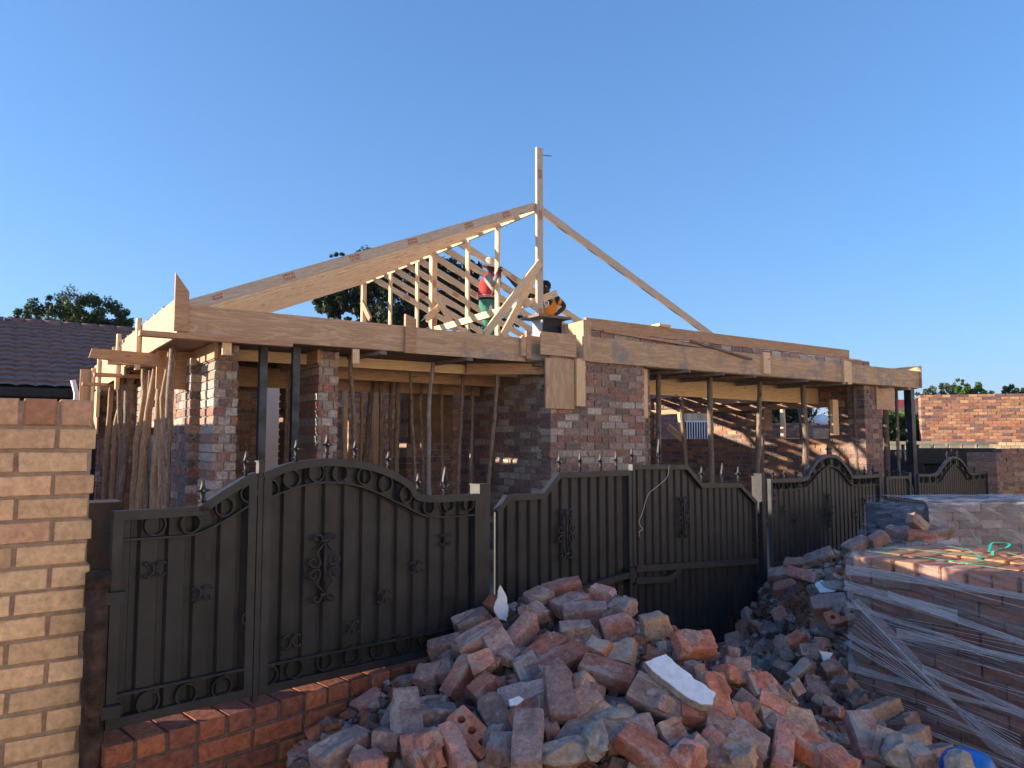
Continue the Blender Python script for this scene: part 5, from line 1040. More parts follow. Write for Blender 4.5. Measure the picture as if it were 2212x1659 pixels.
slab('plaster_shard', 'pointed white plaster shard standing up against the gate at the heap top', 'shard', [(1080, 1264), (1094, 1290), (1099, 1318), (1094, 1342), (1078, 1336), (1064, 1316)], hz(1082, 1322, .06), (.15, -.93, .3), .03, 'white_plaster', 'lump')
slab('plaster_shard', 'white plaster piece on a brick in the far heap, beside the wrapped pallet', 'shard', [(1760, 1262), (1775, 1254), (1790, 1262), (1808, 1274), (1800, 1279), (1772, 1281)], hz(1782, 1270, .08), (0, -.6, .8), .03, 'white_plaster', 'lump')
slab('plaster_shard', 'small wedge-shaped white plaster piece near the foot of the wrapped pallet', 'shard', [(1770, 1406), (1799, 1410), (1789, 1430), (1778, 1428)], hz(1784, 1418, .05), (0, -.8, .6), .02, 'white_plaster', 'lump')
slab('plaster_shard', 'tiny rounded white plaster piece in the dark hollow between heap and pallet', 'shard', [(1760, 1381), (1772, 1380), (1778, 1388), (1766, 1392)], hz(1769, 1386, .04), (0, -.7, .7), .012, 'white_plaster', 'lump')
slab('plaster_shard', 'white plaster flake stuck on a brick in the middle of the heap', 'shard', [(1098, 1512), (1122, 1505), (1131, 1512), (1118, 1524), (1102, 1526)], hz(1115, 1515, .10), (0, -.6, .8), .012, 'white_plaster', 'lump')
def lump(label, x, y, r, seed, m='lump', up=.05):
    bm = bmesh.new(); bmesh.ops.create_icosphere(bm, subdivisions=3, radius=1)
    for v in bm.verts:
        n_ = v.co.normalized(); k = 1 + .35 * noise.noise(n_ * 1.6 + Vector((seed, 0, 0))) + .16 * noise.noise(n_ * 5 + Vector((seed, 3, 0)))
        v.co = Vector((n_.x * r[0], n_.y * r[1], n_.z * r[2])) * k; v.co.z = max(v.co.z, -r[2] * .6)
    me = bpy.data.meshes.new('mortar_lump'); bm.to_mesh(me); bm.free(); me.materials.append(M[m])
    o = bpy.data.objects.new('mortar_lump', me); COL.objects.link(o); o.location = hz(x, y, up); o.rotation_euler.z = seed; tag(o, label, 'lump')
lump('long ridged lump of old mortar in the lower middle heap', 1285, 1600, (.055, .13, .05), 3, up=.08)
lump('rough mortar lump beside the long ridged one', 1225, 1625, (.05, .10, .045), 5, up=.07)
lump('broad pale mortar lump left of the blue bucket', 1950, 1625, (.10, .07, .06), 7, up=.03)
lump('pale angular lump lying against the blue bucket', 2072, 1655, (.05, .05, .06), 9, up=.06)
lump('flat crumbly lump under the double brick chunk', 1330, 1545, (.09, .08, .03), 12, up=.04)
# crushed chips, dust and the body of the heap
def chips():
    mb = MB(); n = 110; vs = []
    for j in range(n):
        for i in range(n):
            x = -1.6 + i * 7.0 / (n - 1); y = 1.6 + j * 6.6 / (n - 1)
            vs.append((x, y, max(-.03, HS(x, y) - .085 + .03 * noise.noise(Vector((x * 9, y * 9, 1))))))
    FAv = FR
    fs = []
    for j in range(n - 1):
        for i in range(n - 1):
            c = Vector(vs[j * n + i][:2]) - FO
            if c.dot(FR) < -.14: fs.append([j * n + i, j * n + i + 1, (j + 1) * n + i + 1, (j + 1) * n + i])
    mb.add(vs, fs, (.20, .15, .125), smooth=True); R_ = random.Random(4)
    cols = [(.30, .15, .11), (.24, .17, .15), (.34, .29, .26), (.20, .13, .12), (.42, .38, .35), (.36, .14, .08)]
    k = 0
    while k < 5200:
        x, y = R_.uniform(640, 2050), R_.uniform(1140, 1690)
        if R_.random() < .45: x, y = R_.uniform(1560, 1900), R_.uniform(1200, 1640)
        if x < 1640 and y < 1250 or (x < 900 and y < 1450): continue
        d = ray(x, y); t = 2.2
        while t < 9:
            p = Vector((0, 0, H)) + d * t
            if p.z < HS(p.x, p.y) - .07: break
            t += .04
        if t >= 9 or (Vector((p.x, p.y)) - FO).dot(FR) > -.12: continue
        s = R_.choice([.008, .012, .018, .028]) * R_.uniform(.7, 1.3) * (1.5 if p.y > 4.2 and R_.random() < .3 else 1)
        rot = Matrix.Rotation(R_.uniform(0, 6), 3, Vector((R_.gauss(0, 1), R_.gauss(0, 1), R_.gauss(0, 1))).normalized())
        q = [rot @ Vector((a * s * R_.uniform(.6, 1.4), b * s * R_.uniform(.5, 1.1), c * s * R_.uniform(.4, .9))) + p + Vector((0, 0, .02)) for a in (-1, 1) for b in (-1, 1) for c in (-1, 1)]
        mb.add(q, BF, R_.choice(cols)); k += 1
    m = masonry('rubble_dust', .05, (.30, .26, .23), .95, .8)
    o = mb.build('rubble_chips', m); o['kind'] = 'stuff'; tag(o, 'crushed brick chips and dust between the loose bricks', 'rubble', None, 'stuff')
chips()

# ---------------- wrapped brick pallets
def film_mat(name, base, amt, sc):
    m = bpy.data.materials.new(name); m.use_nodes = True; nt = m.node_tree; b = nt.nodes['Principled BSDF']; out = nt.nodes['Material Output']
    b.inputs['Base Color'].default_value = (.72, .76, .84, 1); b.inputs['Roughness'].default_value = .28; b.inputs['Specular IOR Level'].default_value = .7
    wc = attr(nt, 'wc').outputs['Vector']
    n1 = noise_n(nt, vscale(nt, wc, (sc[0], sc[1], 1)), 1, 7, .75, .6); n2 = noise_n(nt, vscale(nt, wc, (1.2, 5, 1)), 1, 4, .6)
    f = mth(nt, 'MULTIPLY', ramp(nt, n1, [(.42, (0, 0, 0)), (.62, (1, 1, 1))]), ramp(nt, n2, [(.35, (.15, .15, .15)), (.62, (1, 1, 1))]))
    f = mth(nt, 'MULTIPLY_ADD', f, amt, base)
    tr = N(nt, 'BsdfTransparent'); ms = N(nt, 'MixShader'); nt.links.new(f, ms.inputs[0]); nt.links.new(tr.outputs[0], ms.inputs[1]); nt.links.new(b.outputs[0], ms.inputs[2]); nt.links.new(ms.outputs[0], out.inputs[0])
    bump(nt, b, n1, .4, .01); return m
M['film'] = film_mat('stretch_film', .03, .26, (2.0, 70)); M['film2'] = film_mat('thick_stretch_film', .22, .45, (3, 22)); M['film3'] = film_mat('cloudy_stretch_film', .13, .42, (3, 26)); M['strand'] = film_mat('film_strand', .35, .35, (1, 60))
M['green'] = plain('green_strap', (.02, .50, .32), .35, 0, .1, 10, 0)
def paint_mat():
    m, nt, b = mat('pallet_brick', .85); oi = N(nt, 'ObjectInfo'); co = world_co(nt); n1 = noise_n(nt, co, 30, 6, .7)
    nt.links.new(mix(nt, 1.0, oi.outputs['Color'], ramp(nt, n1, [(.3, (.6, .6, .6)), (.7, (1.25, 1.2, 1.2))]), 'MULTIPLY'), b.inputs['Base Color']); bump(nt, b, n1, .6, .008); return m
M['pbrick'] = paint_mat()
P0 = Vector((1.985, 4.4)); pal1 = empty('wrapped_brick_pallet', 'pallet of red bricks in clear stretch film with green straps on top, at the right', 'brick pallet', (P0.x, P0.y, 0), HROT)
def pmesh(seed):
    R_ = random.Random(seed); bm = bmesh.new(); bmesh.ops.create_cube(bm, size=1)
    bmesh.ops.scale(bm, vec=(.220, .106, .0725), verts=bm.verts)
    bmesh.ops.bevel(bm, geom=bm.edges[:], offset=.004, segments=2, affect='EDGES')
    bmesh.ops.subdivide_edges(bm, edges=[e for e in bm.edges if e.calc_length() > .05], cuts=4, use_grid_fill=True)
    for v in bm.verts: v.co += noise.noise_vector(v.co * 20 + Vector((seed * 5, 0, 0))) * .003
    me = bpy.data.meshes.new('brick'); bm.to_mesh(me); bm.free(); me.materials.append(M['pbrick']); return me
PM = [pmesh(i) for i in range(6)]
PCOL = [(.30, .12, .075), (.25, .10, .065), (.34, .14, .085), (.21, .09, .07), (.30, .16, .10), (.15, .08, .07), (.26, .10, .065), (.28, .12, .075), (.24, .095, .065), (.20, .09, .07), (.17, .10, .085), (.30, .20, .14)]
random.seed(21)
def pb(parent, loc, rz, cols=PCOL):
    o = bpy.data.objects.new('brick', random.choice(PM)); COL.objects.link(o); o.parent = parent
    o.location = [c + random.uniform(-.003, .003) for c in loc]; o.rotation_euler = (random.uniform(-.01, .01), 0, rz + random.uniform(-.03, .03))
    c = random.choice(cols); f = random.uniform(.5, .72); o.color = (c[0] * f, c[1] * f, c[2] * f, 1)  # tones cut down, so the face's shade sits in the brick colour
NL, LH = 13, .0755
for l in range(NL - 1):
    z = (l + .5) * LH; off = .113 if l % 2 else 0
    for k in range(5): pb(pal1, (.053 + random.uniform(-.006, .01), -.115 - k * .226 - off, z), rad(90))
    if l % 2: pb(pal1, (.11, -.053, z), 0)
TOPC_LIT = [(.80, .38, .19), (.74, .32, .17), (.88, .46, .24), (.64, .27, .16), (.83, .43, .27)]  # top course brighter than the faces: its sunlit look is put into the colour
for i in range(4):
    for k in range(8): pb(pal1, (.115 + i * .245 + random.uniform(-.008, .008), -.06 - k * .125 - (i % 2) * .04, (NL - .5) * LH), 0, TOPC_LIT)
mb = MB(); mb.box(.108, 1.05, -1.25, -.01, .0, (NL - 1) * LH - .002, (.20, .10, .07)); mb.build('inner_bricks', M['brick_clean'], pal1)
def film_sheet(mb, fn, nu, nv, amp, sc, seed=0, slope=0):
    vs, wc = [], []
    for j in range(nv + 1):
        for i in range(nu + 1):
            p, nn = fn(i / nu, j / nv); w_ = noise.noise(Vector((i / nu * sc[0], j / nv * sc[1], seed)))
            p = p + nn * (amp * (.4 + w_)); vs.append(p); wc.append((p.length * 0 + i / nu * 1.3, j / nv * 1.0 + i / nu * slope, 0))
    fs = [[j * (nu + 1) + i, j * (nu + 1) + i + 1, (j + 1) * (nu + 1) + i + 1, (j + 1) * (nu + 1) + i] for j in range(nv) for i in range(nu)]
    mb.add(vs, fs, wc=wc, smooth=True)
TH = NL * LH
mb = MB(); film_sheet(mb, lambda a, b: (Vector((-.012, .02 - a * 1.3, .03 + b * (TH - .02))), Vector((-1, 0, 0))), 60, 50, .008, (4, 26), 1, .22)
film_sheet(mb, lambda a, b: (Vector((-.012 + b * .10, .02 - a * 1.3, TH + .010 - .01 * (b - .5) ** 2)), Vector((0, 0, 1))), 60, 6, .006, (14, 3), 2)
film_sheet(mb, lambda a, b: (Vector((-.012 + a * 1.1, .022, .03 + b * (TH - .02))), Vector((0, 1, 0))), 30, 30, .01, (6, 12), 3)
film_sheet(mb, lambda a, b: (Vector((a * 1.05, .02 - b * .16, TH + .012)), Vector((0, 0, 1))), 40, 6, .012, (10, 3), 5)
mb.build('stretch_film', M['film'], pal1, fixn=False)
mb = MB(); film_sheet(mb, lambda a, b: (Vector((-.022, .03 - a * .62, .78 + b * .055 - a * .06 + .02 * math.sin(b * 3))), Vector((-1, 0, 0))), 40, 6, .006, (5, 3), 9); mb.build('film_fold', M['film2'], pal1, fixn=False)
def facept(x, y, off=-.03):  # pixel to the pallet's left face, local (y, z)
    d = ray(x, y); n_ = A; t = (P0.dot(n_) + off) / (d.x * n_.x + d.y * n_.y); p = Vector((t * d.x, t * d.y)) - P0
    return Vector((off, p.dot(R), H + t * d.z))
mb = MB(); K = facept(2066, 1528, -.045)
for k in range(15):
    a = facept(1834 + 26 * math.sin(k * .3), 1290 + k * 6.6, -.03); mb.tube([a, a.lerp(K, .5) + Vector((-.006, 0, random.uniform(-.004, .004))), K + Vector((0, 0, random.uniform(-.012, .012)))], .0012 if k % 3 else .0022, 4)
for k in range(9):
    b = facept(2205, 1590 + k * 8, -.03); mb.tube([K + Vector((0, 0, random.uniform(-.01, .01))), K.lerp(b, .5), b], .0014 if k % 2 else .002, 4)
for k in range(48):
    y0 = random.uniform(.0, -.5); L_ = random.uniform(.3, .8); z_ = random.uniform(.08, .96); sl_ = random.uniform(-.16, .02)
    a = Vector((-.024, y0, z_)); b = Vector((-.026, y0 - L_, z_ + sl_ * L_)); mb.tube([a, a.lerp(b, .5) + Vector((-.003, 0, random.uniform(-.006, .006))), b], random.choice((.0007, .001, .0016)), 4)
mb.build('film_strands', M['strand'], pal1)
for k in range(9):
    y0 = .02 if k < 5 else random.uniform(-.1, -.5); z_ = (.90, .70, .52, .34, .16, .80, .60, .44, .24)[k]; w_ = random.uniform(.02, .06); L_ = random.uniform(.5, 1.1)
    mb = MB(); film_sheet(mb, lambda a, b: (Vector((-.020 - .002 * k, y0 - a * L_, z_ + (b - .5) * w_ * (1 - .6 * a) - a * .10 * (k % 3))), Vector((-1, 0, 0))), 30, 4, .005, (6, 3), k); mb.build('film_fold', M['film2'], pal1, fixn=False)
for (pa, pb_) in (([(1852, 1292), (1900, 1330), (1960, 1395), (2064, 1520)], [(1838, 1300), (1890, 1350), (1945, 1408), (2060, 1530)]), ([(1828, 1382), (1900, 1425), (1980, 1472), (2064, 1524)], [(1829, 1394), (1900, 1436), (1975, 1480), (2062, 1534)]), ([(2066, 1524), (2120, 1566), (2160, 1592), (2212, 1618)], [(2064, 1534), (2110, 1590), (2150, 1626), (2212, 1652)])):
    mb = MB(); n = len(pa); vs = [facept(*q, -.034) for q in pa] + [facept(*q, -.034) for q in pb_]
    mb.add(vs, [[i, i + 1, n + i + 1, n + i] for i in range(n - 1)], wc=[(i * .1, 0, 0) for i in range(n)] + [(i * .1, .04, 0) for i in range(n)]); mb.build('film_band', M['film2'], pal1, fixn=False)
# green straps
def strap(px, z0, wd=.012, lift=None):
    pts = []
    for i, (x, y) in enumerate(px):
        zz = z0 + (lift[i] if lift else 0); d = ray(x, y); t = (zz - H) / d.z; p = Vector((t * d.x, t * d.y)) - P0
        pts.append(Vector((p.dot(A), p.dot(R), zz)))
    pts = [Vector(q) for q in smooth([tuple(p) for p in pts], 5)]; mb = MB()
    for a, b in zip(pts, pts[1:]): mb.beam(a, b + (b - a).normalized() * .002, wd, .0012)
    mb.build('strap', M['green'], pal1)
z3 = lambda q: [(1646 + x * .256, 1042.3 + y * .256) for x, y in q]
strap(z3([(1100, 486), (1400, 515), (1700, 556)]), TH + .012, .005); strap(z3([(1000, 545), (1250, 562), (1600, 600), (1900, 630)]), TH + .012, .005); strap(z3([(880, 577), (1300, 622), (1700, 678), (2150, 745)]), TH + .012, .006)
strap(z3([(1725, 558), (1790, 590), (1850, 625), (1830, 640), (1880, 665), (1970, 660)]), TH + .016, .014, [0, .01, .015, .02, .012, 0])
strap(z3([(1915, 585), (1935, 515), (2000, 505), (2085, 515), (2070, 545), (2000, 560)]), TH + .016, .014, [.0, .03, .035, .03, .015, .0])
strap(z3([(1945, 612), (1955, 580), (2060, 590), (2200, 625)]), TH + .016, .013, [0, .02, .012, .0]); strap(z3([(1480, 672), (1560, 655), (1720, 675), (1870, 685)]), TH + .014, .008)
strap(z3([(1770, 415), (1800, 460), (1850, 500)]), TH + .02, .004, [.03, .02, 0])
# second pallet further off
pal2 = empty('wrapped_brick_pallet', 'farther brick pallet fully covered in cloudy wrinkled film, by the street wall', 'brick pallet', (3.85, 6.9, 0), rad(7))
for l in range(6, 14):
    z = (l + .5) * .076; off = .11 * (l % 2)
    for k in range(6): pb(pal2, (.12 + k * .226 + off * .6, .053, z), 0, [(.36, .25, .24), (.30, .20, .18), (.5, .42, .4)])
for i in range(6):
    for k in range(3): pb(pal2, (.13 + i * .24, .2 + k * .24, 13.5 * .076), rad(90), [(.30, .22, .20)])
mb = MB(); mb.box(.02, 1.5, .108, 1.0, 0, 1.0, (.2, .13, .12)); mb.build('inner_bricks', M['brick_clean'], pal2)
def cover(a, b):
    # around from the left flank over the top
    x = -.03 + a * 1.58; prof = [(-.03, .05), (-.03, .55), (-.03, 1.03), (.02, 1.085), (.5, 1.10), (1.02, 1.06)]
    t = b * 5; i = min(4, int(t)); f = t - i; y = prof[i][0] * (1 - f) + prof[i + 1][0] * f; z = prof[i][1] * (1 - f) + prof[i + 1][1] * f
    return Vector((x, y, z)), Vector((0, -.7, .7))
mb = MB(); film_sheet(mb, cover, 60, 60, .03, (10, 12), 3, .3)
def drape(a, b):
    y = -.02 + a * .9; z = .62 + b * .44; return Vector((-.04 - .12 * (1 - b) ** 1.5, y, z)), Vector((-1, 0, .3))
film_sheet(mb, drape, 30, 30, .05, (6, 8), 8, .5)
film_sheet(mb, lambda a, b: (Vector((1.55 + .30 * (1 - b) ** 2 * (1 + .2 * math.sin(a * 9)), -.05 + a * .9, .1 + b * .97)), Vector((1, 0, .3))), 20, 30, .04, (6, 8), 12, .5)
mb.build('stretch_film', M['film3'], pal2, fixn=False)
# blue bucket
q = at(2092, 1668, 2.95); mb = MB(); prof = [(.104, 0), (.102, .06), (.094, .115), (.075, .145), (.04, .158), (.001, .162)]
n = 32; vs = [(r_ * math.cos(2 * math.pi * k / n), r_ * math.sin(2 * math.pi * k / n), z_) for r_, z_ in prof for k in range(n)]
mb.add(vs, [[i * n + k, i * n + (k + 1) % n, (i + 1) * n + (k + 1) % n, (i + 1) * n + k] for i in range(5) for k in range(n)], smooth=True)
M['blue'] = plain('blue_plastic', (.01, .14, .50), .35, 0, .15, 20, .1); g = empty('bucket', 'rounded bright blue plastic tub lying bottom up among the rubble', 'bucket', (q.x, q.y, q.z - .08)); mb.build('shell', M['blue'], g)
mb = MB(); mb.tube([(.106 * math.cos(2 * math.pi * k / n), .106 * math.sin(2 * math.pi * k / n), .0) for k in range(n)], .006, 6, close=True); mb.build('rim', M['blue'], g)
# ---------------- the two men on the roof
M['skin'] = plain('dark_skin', (.050, .028, .020), .55, 0, .15, 30, 0)
M['red_cloth'] = plain('red_cloth', (.42, .045, .045), .85, 0, .12, 14, .3); M['grey_cloth'] = plain('grey_cloth', (.30, .27, .25), .9, 0, .15, 20, .3)
M['green_cloth'] = plain('green_cloth', (.06, .20, .145), .9, 0, .2, 12, .3); M['hat_cloth'] = plain('cream_cloth', (.66, .60, .48), .9, 0, .15, 40, .3)
M['black_cloth'] = plain('black_cloth', (.02, .018, .022), .9, 0, .3, 20, .2); M['trim'] = plain('cream_trim', (.75, .62, .55), .9, 0, .05, 20, 0)
def attr_mat(name):
    m, nt, b = mat(name, .85); nt.links.new(attr(nt, 'bc').outputs['Color'], b.inputs['Base Color']); return m
M['jersey'] = attr_mat('jersey_cloth')
def skinned(name, verts, edges, radii, m, parent, sub=2, colfn=None):
    me = bpy.data.meshes.new(name); me.from_pydata([tuple(v) for v in verts], edges, []); me.update()
    o = bpy.data.objects.new(name, me); COL.objects.link(o); sk_ = o.modifiers.new('skin', 'SKIN'); sk_.use_smooth_shade = True
    if not me.skin_vertices:
        bpy.context.view_layer.objects.active = o
    for i, r in enumerate(radii):
        d = me.skin_vertices[0].data[i]; r = r if isinstance(r, tuple) else (r, r); d.radius = r; d.use_root = (i == 0)
    ss = o.modifiers.new('sub', 'SUBSURF'); ss.levels = sub; ss.render_levels = sub
    dg = bpy.context.evaluated_depsgraph_get(); m2 = bpy.data.meshes.new_from_object(o.evaluated_get(dg)); m2.name = name
    bpy.data.objects.remove(o); m2.materials.clear(); m2.materials.append(M[m])
    for p in m2.polygons: p.use_smooth = True
    if colfn:
        a = m2.attributes.new('bc', 'FLOAT_COLOR', 'FACE'); a.data.foreach_set('color', [x for p in m2.polygons for x in (*colfn(p.center), 1)])
    q = bpy.data.objects.new(name, m2); COL.objects.link(q); q.parent = parent; return q
def hand(V, E, Rr, w, d, up, side, s=1.0, curl=.5):
    """palm and five fingers from wrist vertex w, pointing along d"""
    d, up, side = d.normalized(), up.normalized(), side.normalized(); p = len(V)
    V.append(V[w] + d * .045 * s); Rr.append((.030 * s, .018 * s)); E.append((w, p))
    for k, L in enumerate((.060, .070, .065, .050)):
        b = len(V); o = side * (-.027 + .018 * k) * s; V.append(V[p] + d * .040 * s + o); Rr.append(.0095 * s); E.append((p, b))
        V.append(V[b] + (d * (1 - curl) + up * curl).normalized() * L * .5 * s); Rr.append(.0085 * s); E.append((b, b + 1))
        V.append(V[b + 1] + (d * (.3 - curl) + up).normalized() * L * .45 * s); Rr.append(.0075 * s); E.append((b + 1, b + 2))
    b = len(V); V.append(V[w] + d * .03 * s - side * .035 * s); Rr.append(.012 * s); E.append((w, b))
    V.append(V[b] + (d + up * .8 - side * .3).normalized() * .04 * s); Rr.append(.010 * s); E.append((b, b + 1))
def face(c, fwd, s, parent):
    """brow, nose, lips, ears and eyes on a head at c looking along fwd"""
    fwd = fwd.normalized(); sd_ = fwd.cross(Vector((0, 0, 1))).normalized(); up = Vector((0, 0, 1))
    mb = MB(); mb.tube([c + fwd * .085 * s + up * .022 * s, c + fwd * .100 * s, c + fwd * .108 * s - up * .016 * s], [.008 * s, .012 * s, .016 * s], 8)
    mb.tube([c + fwd * .088 * s - up * .048 * s - sd_ * .022 * s, c + fwd * .098 * s - up * .046 * s, c + fwd * .088 * s - up * .048 * s + sd_ * .022 * s], [.006 * s, .010 * s, .006 * s], 6)
    for q in (-1, 1): mb.tube([c + sd_ * q * .078 * s + up * .018 * s, c + sd_ * q * .092 * s, c + sd_ * q * .078 * s - up * .025 * s], .011 * s, 6)
    mb.build('face', M['skin'], parent)
    for q in (-1, 1):
        mb = MB(); e = c + fwd * .080 * s + sd_ * q * .030 * s + up * .016 * s
        mb.tube([e - fwd * .004, e + fwd * .006 * s], [.010 * s, .006 * s], 8); mb.build('eye', M['white'], parent)
def tubes(name, m, parent, paths, n=12, wob=.04):
    mb = MB()
    for pts, rs in paths: mb.tube(pts, rs, n, jit=wob)
    return mb.build(name, M[m], parent)
def man1():
    Y = 12.6; b = at(1056, 778, Y); g = empty('person', 'man in red bodywarmer, green trousers and cream hat, holding an upright roof post', 'person', b)
    P = lambda x, y, dy=0: at(x, y, Y + dy) - b
    V = [P(1054, 652), P(1055, 630), P(1056, 607), P(1057, 595), P(1059, 586), P(1062, 577), P(1061, 568)]; E = [(i, i + 1) for i in range(6)]
    Rr = [(.11, .10), (.10, .09), (.11, .11), .06, .068, (.10, .085), .085]
    def chain(start, pts, rs):
        k = start
        for p, r in zip(pts, rs): V.append(p); Rr.append(r); E.append((k, len(V) - 1)); k = len(V) - 1
        return k
    for dy in (-.10, .10):
        chain(0, [P(1053, 664, dy), P(1056, 715, dy * 1.2), P(1053, 764, dy * 1.2), P(1056, 774, dy * 1.2), P(1068, 776, dy * 1.3)], [.075, .055, .04, .045, .032])
    sh, el, wr, hd = P(1056, 603, -.17), P(1068, 621, -.32), P(1076, 592, -.50), P(1079, 575, -.56)
    w1 = chain(2, [sh, el, wr], [.055, .042, .032]); hand(V, E, Rr, w1, hd - wr, Vector((.6, .8, .1)), Vector((.8, -.5, .1)), 1.15, .6)
    sh2, el2, wr2 = P(1056, 603, .17), P(1069, 618, .05), P(1078, 597, -.2)
    w2 = chain(2, [sh2, el2, wr2], [.055, .042, .032]); hand(V, E, Rr, w2, P(1080, 583, -.25) - wr2, Vector((.5, -.8, .1)), Vector((.8, .5, .1)), 1.1, .6)
    skinned('body', V, E, Rr, 'skin', g); face(P(1062.5, 577), Vector((1, .1, .05)), 1.12, g)
    mb = MB(); mb.loft([(P(1052, 646), .145, .165), (P(1052.5, 641), .165, .185), (P(1053, 630), .160, .18), (P(1054, 617), .158, .185), (P(1055.5, 606), .145, .195), (P(1056.5, 600), .115, .17), (P(1057.5, 595), .085, .09), (P(1058.5, 591), .075, .078)], 18, wob=.07)
    j = mb.build('bodywarmer', M['red_cloth'], g)
    for z_ in (644.5, 641.5):
        mb = MB(); c = P(1052.3, z_); mb.tube([c + Vector((math.cos(t) * .163, math.sin(t) * .184, 0)) for t in [k * math.pi / 12 for k in range(24)]], .006, 5, close=True); mb.build('trim', M['trim'], j)
    mb = MB(); mb.beam(P(1060, 640, -.19), P(1065, 627, -.18), .012, .022, (0, -1, 0)); mb.build('pocket_trim', M['trim'], j)
    for a_, e_, w_ in ((sh, el, wr), (sh2, el2, wr2)):
        tubes('sleeve', 'grey_cloth', g, [([a_ + Vector((-.01, 0, .02)), a_.lerp(e_, .5), e_ + (e_ - a_) * .06, e_.lerp(w_, .35), w_.lerp(e_, .08)], [.085, .082, .078, .070, .048])])
        mb = MB(); mb.tube([w_.lerp(e_, .12), w_.lerp(e_, -.06)], [.047, .043], 10); mb.build('cuff', M['red_cloth'], g)
    mb = MB(); mb.loft([(P(1053, 646), .135, .155), (P(1053, 652), .150, .17), (P(1053, 662), .152, .185), (P(1053, 672), .12, .17)], 18, wob=.05)
    for dy in (-.095, .095):
        mb.loft([(P(1053, 660, dy), .125, .095), (P(1054, 676, dy), .122, .10), (P(1056, 700, dy * 1.1), .112, .095), (P(1056, 716, dy * 1.1), .108, .09), (P(1055, 740, dy * 1.1), .105, .09), (P(1054, 766, dy * 1.1), .11, .095)], 14, wob=.10, seed=dy * 30)
    tr = mb.build('trousers', M['green_cloth'], g)
    mb = MB(); c = P(1053, 648); mb.tube([c + Vector((math.cos(t) * .148, math.sin(t) * .166, 0)) for t in [k * math.pi / 12 for k in range(24)]], .013, 6, close=True); mb.build('belt', M['black_cloth'], tr)
    mb = MB(); mb.prism([(-.03, -.05), (.02, -.045), (.03, .02), (.0, .05), (-.025, .01)], lambda a, q, d: P(1060, 664, -.195) + Vector((a, d, q)), -.006, 0); mb.build('patch', M['trim'], tr)
    for dy in (-.11, .11): skinned('shoe', [P(1052, 772, dy), P(1060, 774, dy), P(1070, 776, dy)], [(0, 1), (1, 2)], [.055, .05, .038], 'black_cloth', g, 1)
    c = P(1060, 571); mb = MB(); n = 24; prof = [(.001, .12), (.05, .118), (.09, .10), (.112, .06), (.118, .0), (.124, -.012), (.143, -.06), (.139, -.063), (.116, -.02)]
    tl = Matrix.Rotation(rad(10), 3, 'Y'); vs = [tl @ Vector((r_ * (1 + .05 * noise.noise(Vector((k * .6, r_ * 9, 1)))) * math.cos(2 * math.pi * k / n), r_ * .92 * math.sin(2 * math.pi * k / n), z_)) + c for r_, z_ in prof for k in range(n)]
    mb.add(vs, [[i * n + k, i * n + (k + 1) % n, (i + 1) * n + (k + 1) % n, (i + 1) * n + k] for i in range(len(prof) - 1) for k in range(n)], smooth=True); h = mb.build('hat', M['hat_cloth'], g)
    for a_, z_ in ((-1.5, .06), (-.9, .07), (-1.2, .04), (-2.1, .055)):
        mb = MB(); p = tl @ Vector((.113 * math.cos(a_), .104 * math.sin(a_), z_)) + c; mb.tube([p, p + Vector((math.cos(a_), math.sin(a_), 0)) * .006], .007, 8); mb.build('eyelet', M['black_cloth'], h)
man1()
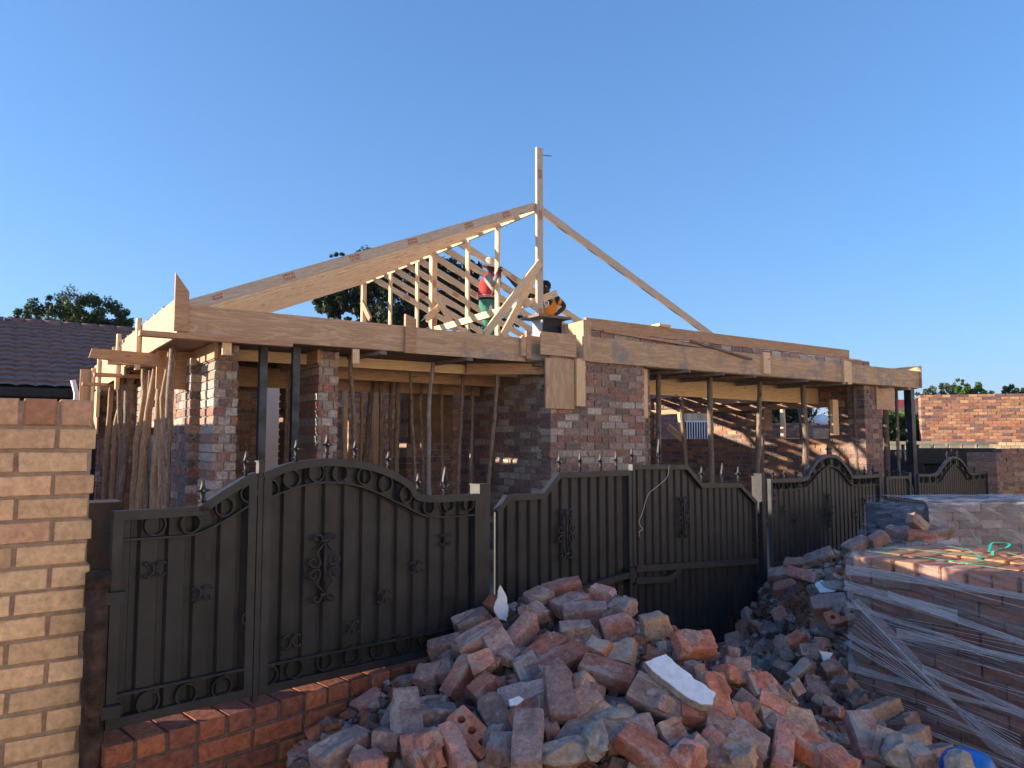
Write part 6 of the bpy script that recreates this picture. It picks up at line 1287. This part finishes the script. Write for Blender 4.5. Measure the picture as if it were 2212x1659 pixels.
def man2():
    Y = 12.7; b = at(1184, 820, Y); g = empty('person', 'man in black and orange shirt and dark beanie behind the king post', 'person', b)
    P = lambda x, y, dy=0: at(x, y, Y + dy) - b
    V = [P(1186, 694), P(1186, 674), P(1185, 654), P(1183, 641), P(1180, 632), P(1178, 622), P(1178, 613)]; E = [(i, i + 1) for i in range(6)]
    Rr = [(.15, .12), (.135, .11), (.15, .12), .06, .065, .088, .075]
    def chain(start, pts, rs):
        k = start
        for p, r in zip(pts, rs): V.append(p); Rr.append(r); E.append((k, len(V) - 1)); k = len(V) - 1
        return k
    for dx in (-10, 10):
        chain(0, [P(1186 + dx, 706), P(1186 + dx * 1.2, 758), P(1186 + dx * 1.2, 812), P(1186 + dx * 1.3, 818, -.12)], [.09, .06, .043, .038])
    w1 = chain(2, [P(1205, 647), P(1221, 662, .02), P(1201, 680, -.05)], [.065, .047, .034]); hand(V, E, Rr, w1, Vector((-1, -.2, -.25)), Vector((0, -.6, .6)), Vector((0, .5, .8)), 1.0, .2)
    w2 = chain(2, [P(1166, 648), P(1134, 634, -.1), P(1108, 611, -.2)], [.065, .045, .033]); hand(V, E, Rr, w2, P(1101, 603, -.2) - P(1108, 611, -.2), Vector((-.2, -.8, -.5)), Vector((.7, .1, -.6)), 1.15, .4)
    skinned('body', V, E, Rr, 'skin', g); face(P(1178, 621), Vector((-.25, -1, -.15)), 1.0, g)
    def jc(p):
        z = (p - P(1186, 668)).z; x = (p - P(1186, 668)).x
        zig = .05 + .10 * abs(((x * 9 + .3) % 1) - .5) * 2 + .25 * x
        if abs(x) > .185: return (.75, .38, .02)
        return (.78, .26, .03) if z < zig - .02 else (.022, .02, .025)
    j = skinned('shirt', [P(1186, 688), P(1186, 672), P(1185, 656), P(1184, 646), P(1204, 648), P(1215, 656, .01), P(1167, 649), P(1150, 642, -.05)], [(0, 1), (1, 2), (2, 3), (2, 4), (4, 5), (2, 6), (6, 7)], [(.17, .14), (.16, .13), (.175, .14), .085, .085, .068, .085, .068], 'jersey', g, 3, jc)
    for (x, y, r, mm) in ((1180.5, 655, .046, 'white'), (1194, 645, .040, 'yellow_print')):
        if mm not in M: M[mm] = plain(mm, (.70, .55, .12), .8, 0, .1, 40, 0)
        c = P(x, y, -.175); mb = MB(); mb.tube([c, c + Vector((0, -.006, 0))], [r, r], 20); e = mb.build('emblem', M[mm], j)
        mb = MB()
        if mm == 'white':
            c2 = c + Vector((0, -.007, 0)); mb.tube([c2, c2 + Vector((0, -.003, 0))], .026, 14); mb.tube([c2 + Vector((.004, -.002, .014)), c2 + Vector((.016, -.002, .030))], [.012, .004], 8); mb.build('emblem_mark', M['red_cloth'], e)
            mb = MB(); mb.tube([c2 + Vector((.003, -.0035, -.002)), c2 + Vector((.003, -.005, -.002))], .009, 10); mb.build('emblem_mark', M['white'], e)
            mb = MB(); mb.box(c.x - .035, c.x + .035, c.y - .006, c.y - .001, c.z - .070, c.z - .058); mb.build('emblem_mark', M['white'], e)
        else:
            c2 = c + Vector((0, -.007, 0)); mb.tube([c2 + Vector((math.cos(t) * .027, 0, math.sin(t) * .027)) for t in [k * math.pi / 8 for k in range(16)]], .006, 5, close=True); mb.build('emblem_mark', M['black_cloth'], e)
    skinned('trousers', [P(1186, 698), P(1177, 708), P(1175, 758), P(1174, 808), P(1195, 708), P(1197, 758), P(1198, 808)], [(0, 1), (1, 2), (2, 3), (0, 4), (4, 5), (5, 6)], [(.16, .13), .12, .09, .075, .12, .09, .075], 'black_cloth', g)
    c = P(1178, 616); mb = MB(); n = 20; prof = [(.001, .085), (.05, .076), (.085, .045), (.100, .0), (.102, -.012), (.099, -.014)]
    vs = [Vector((r_ * math.cos(2 * math.pi * k / n), r_ * math.sin(2 * math.pi * k / n), z_)) + c for r_, z_ in prof for k in range(n)]
    mb.add(vs, [[i * n + k, i * n + (k + 1) % n, (i + 1) * n + (k + 1) % n, (i + 1) * n + k] for i in range(len(prof) - 1) for k in range(n)], smooth=True); mb.build('beanie', M['black_cloth'], g)
man2()
# ---------------- air: pale haze that fades the far hills
mb = MB(); mb.box(-3200, 5200, -260, 6200, -1.2, 190); hz_ = mb.build('haze', bpy.data.materials.new('haze_air'))
hm = hz_.data.materials[0]; hm.use_nodes = True; hn = hm.node_tree; hn.nodes.remove(hn.nodes['Principled BSDF']); pv = hn.nodes.new('ShaderNodeVolumePrincipled')
pv.inputs['Color'].default_value = (.62, .74, .92, 1); pv.inputs['Density'].default_value = .00016; hn.links.new(pv.outputs[0], hn.nodes['Material Output'].inputs['Volume'])
tag(hz_, 'thin pale haze between the houses and the far hills', 'haze', None, 'stuff')
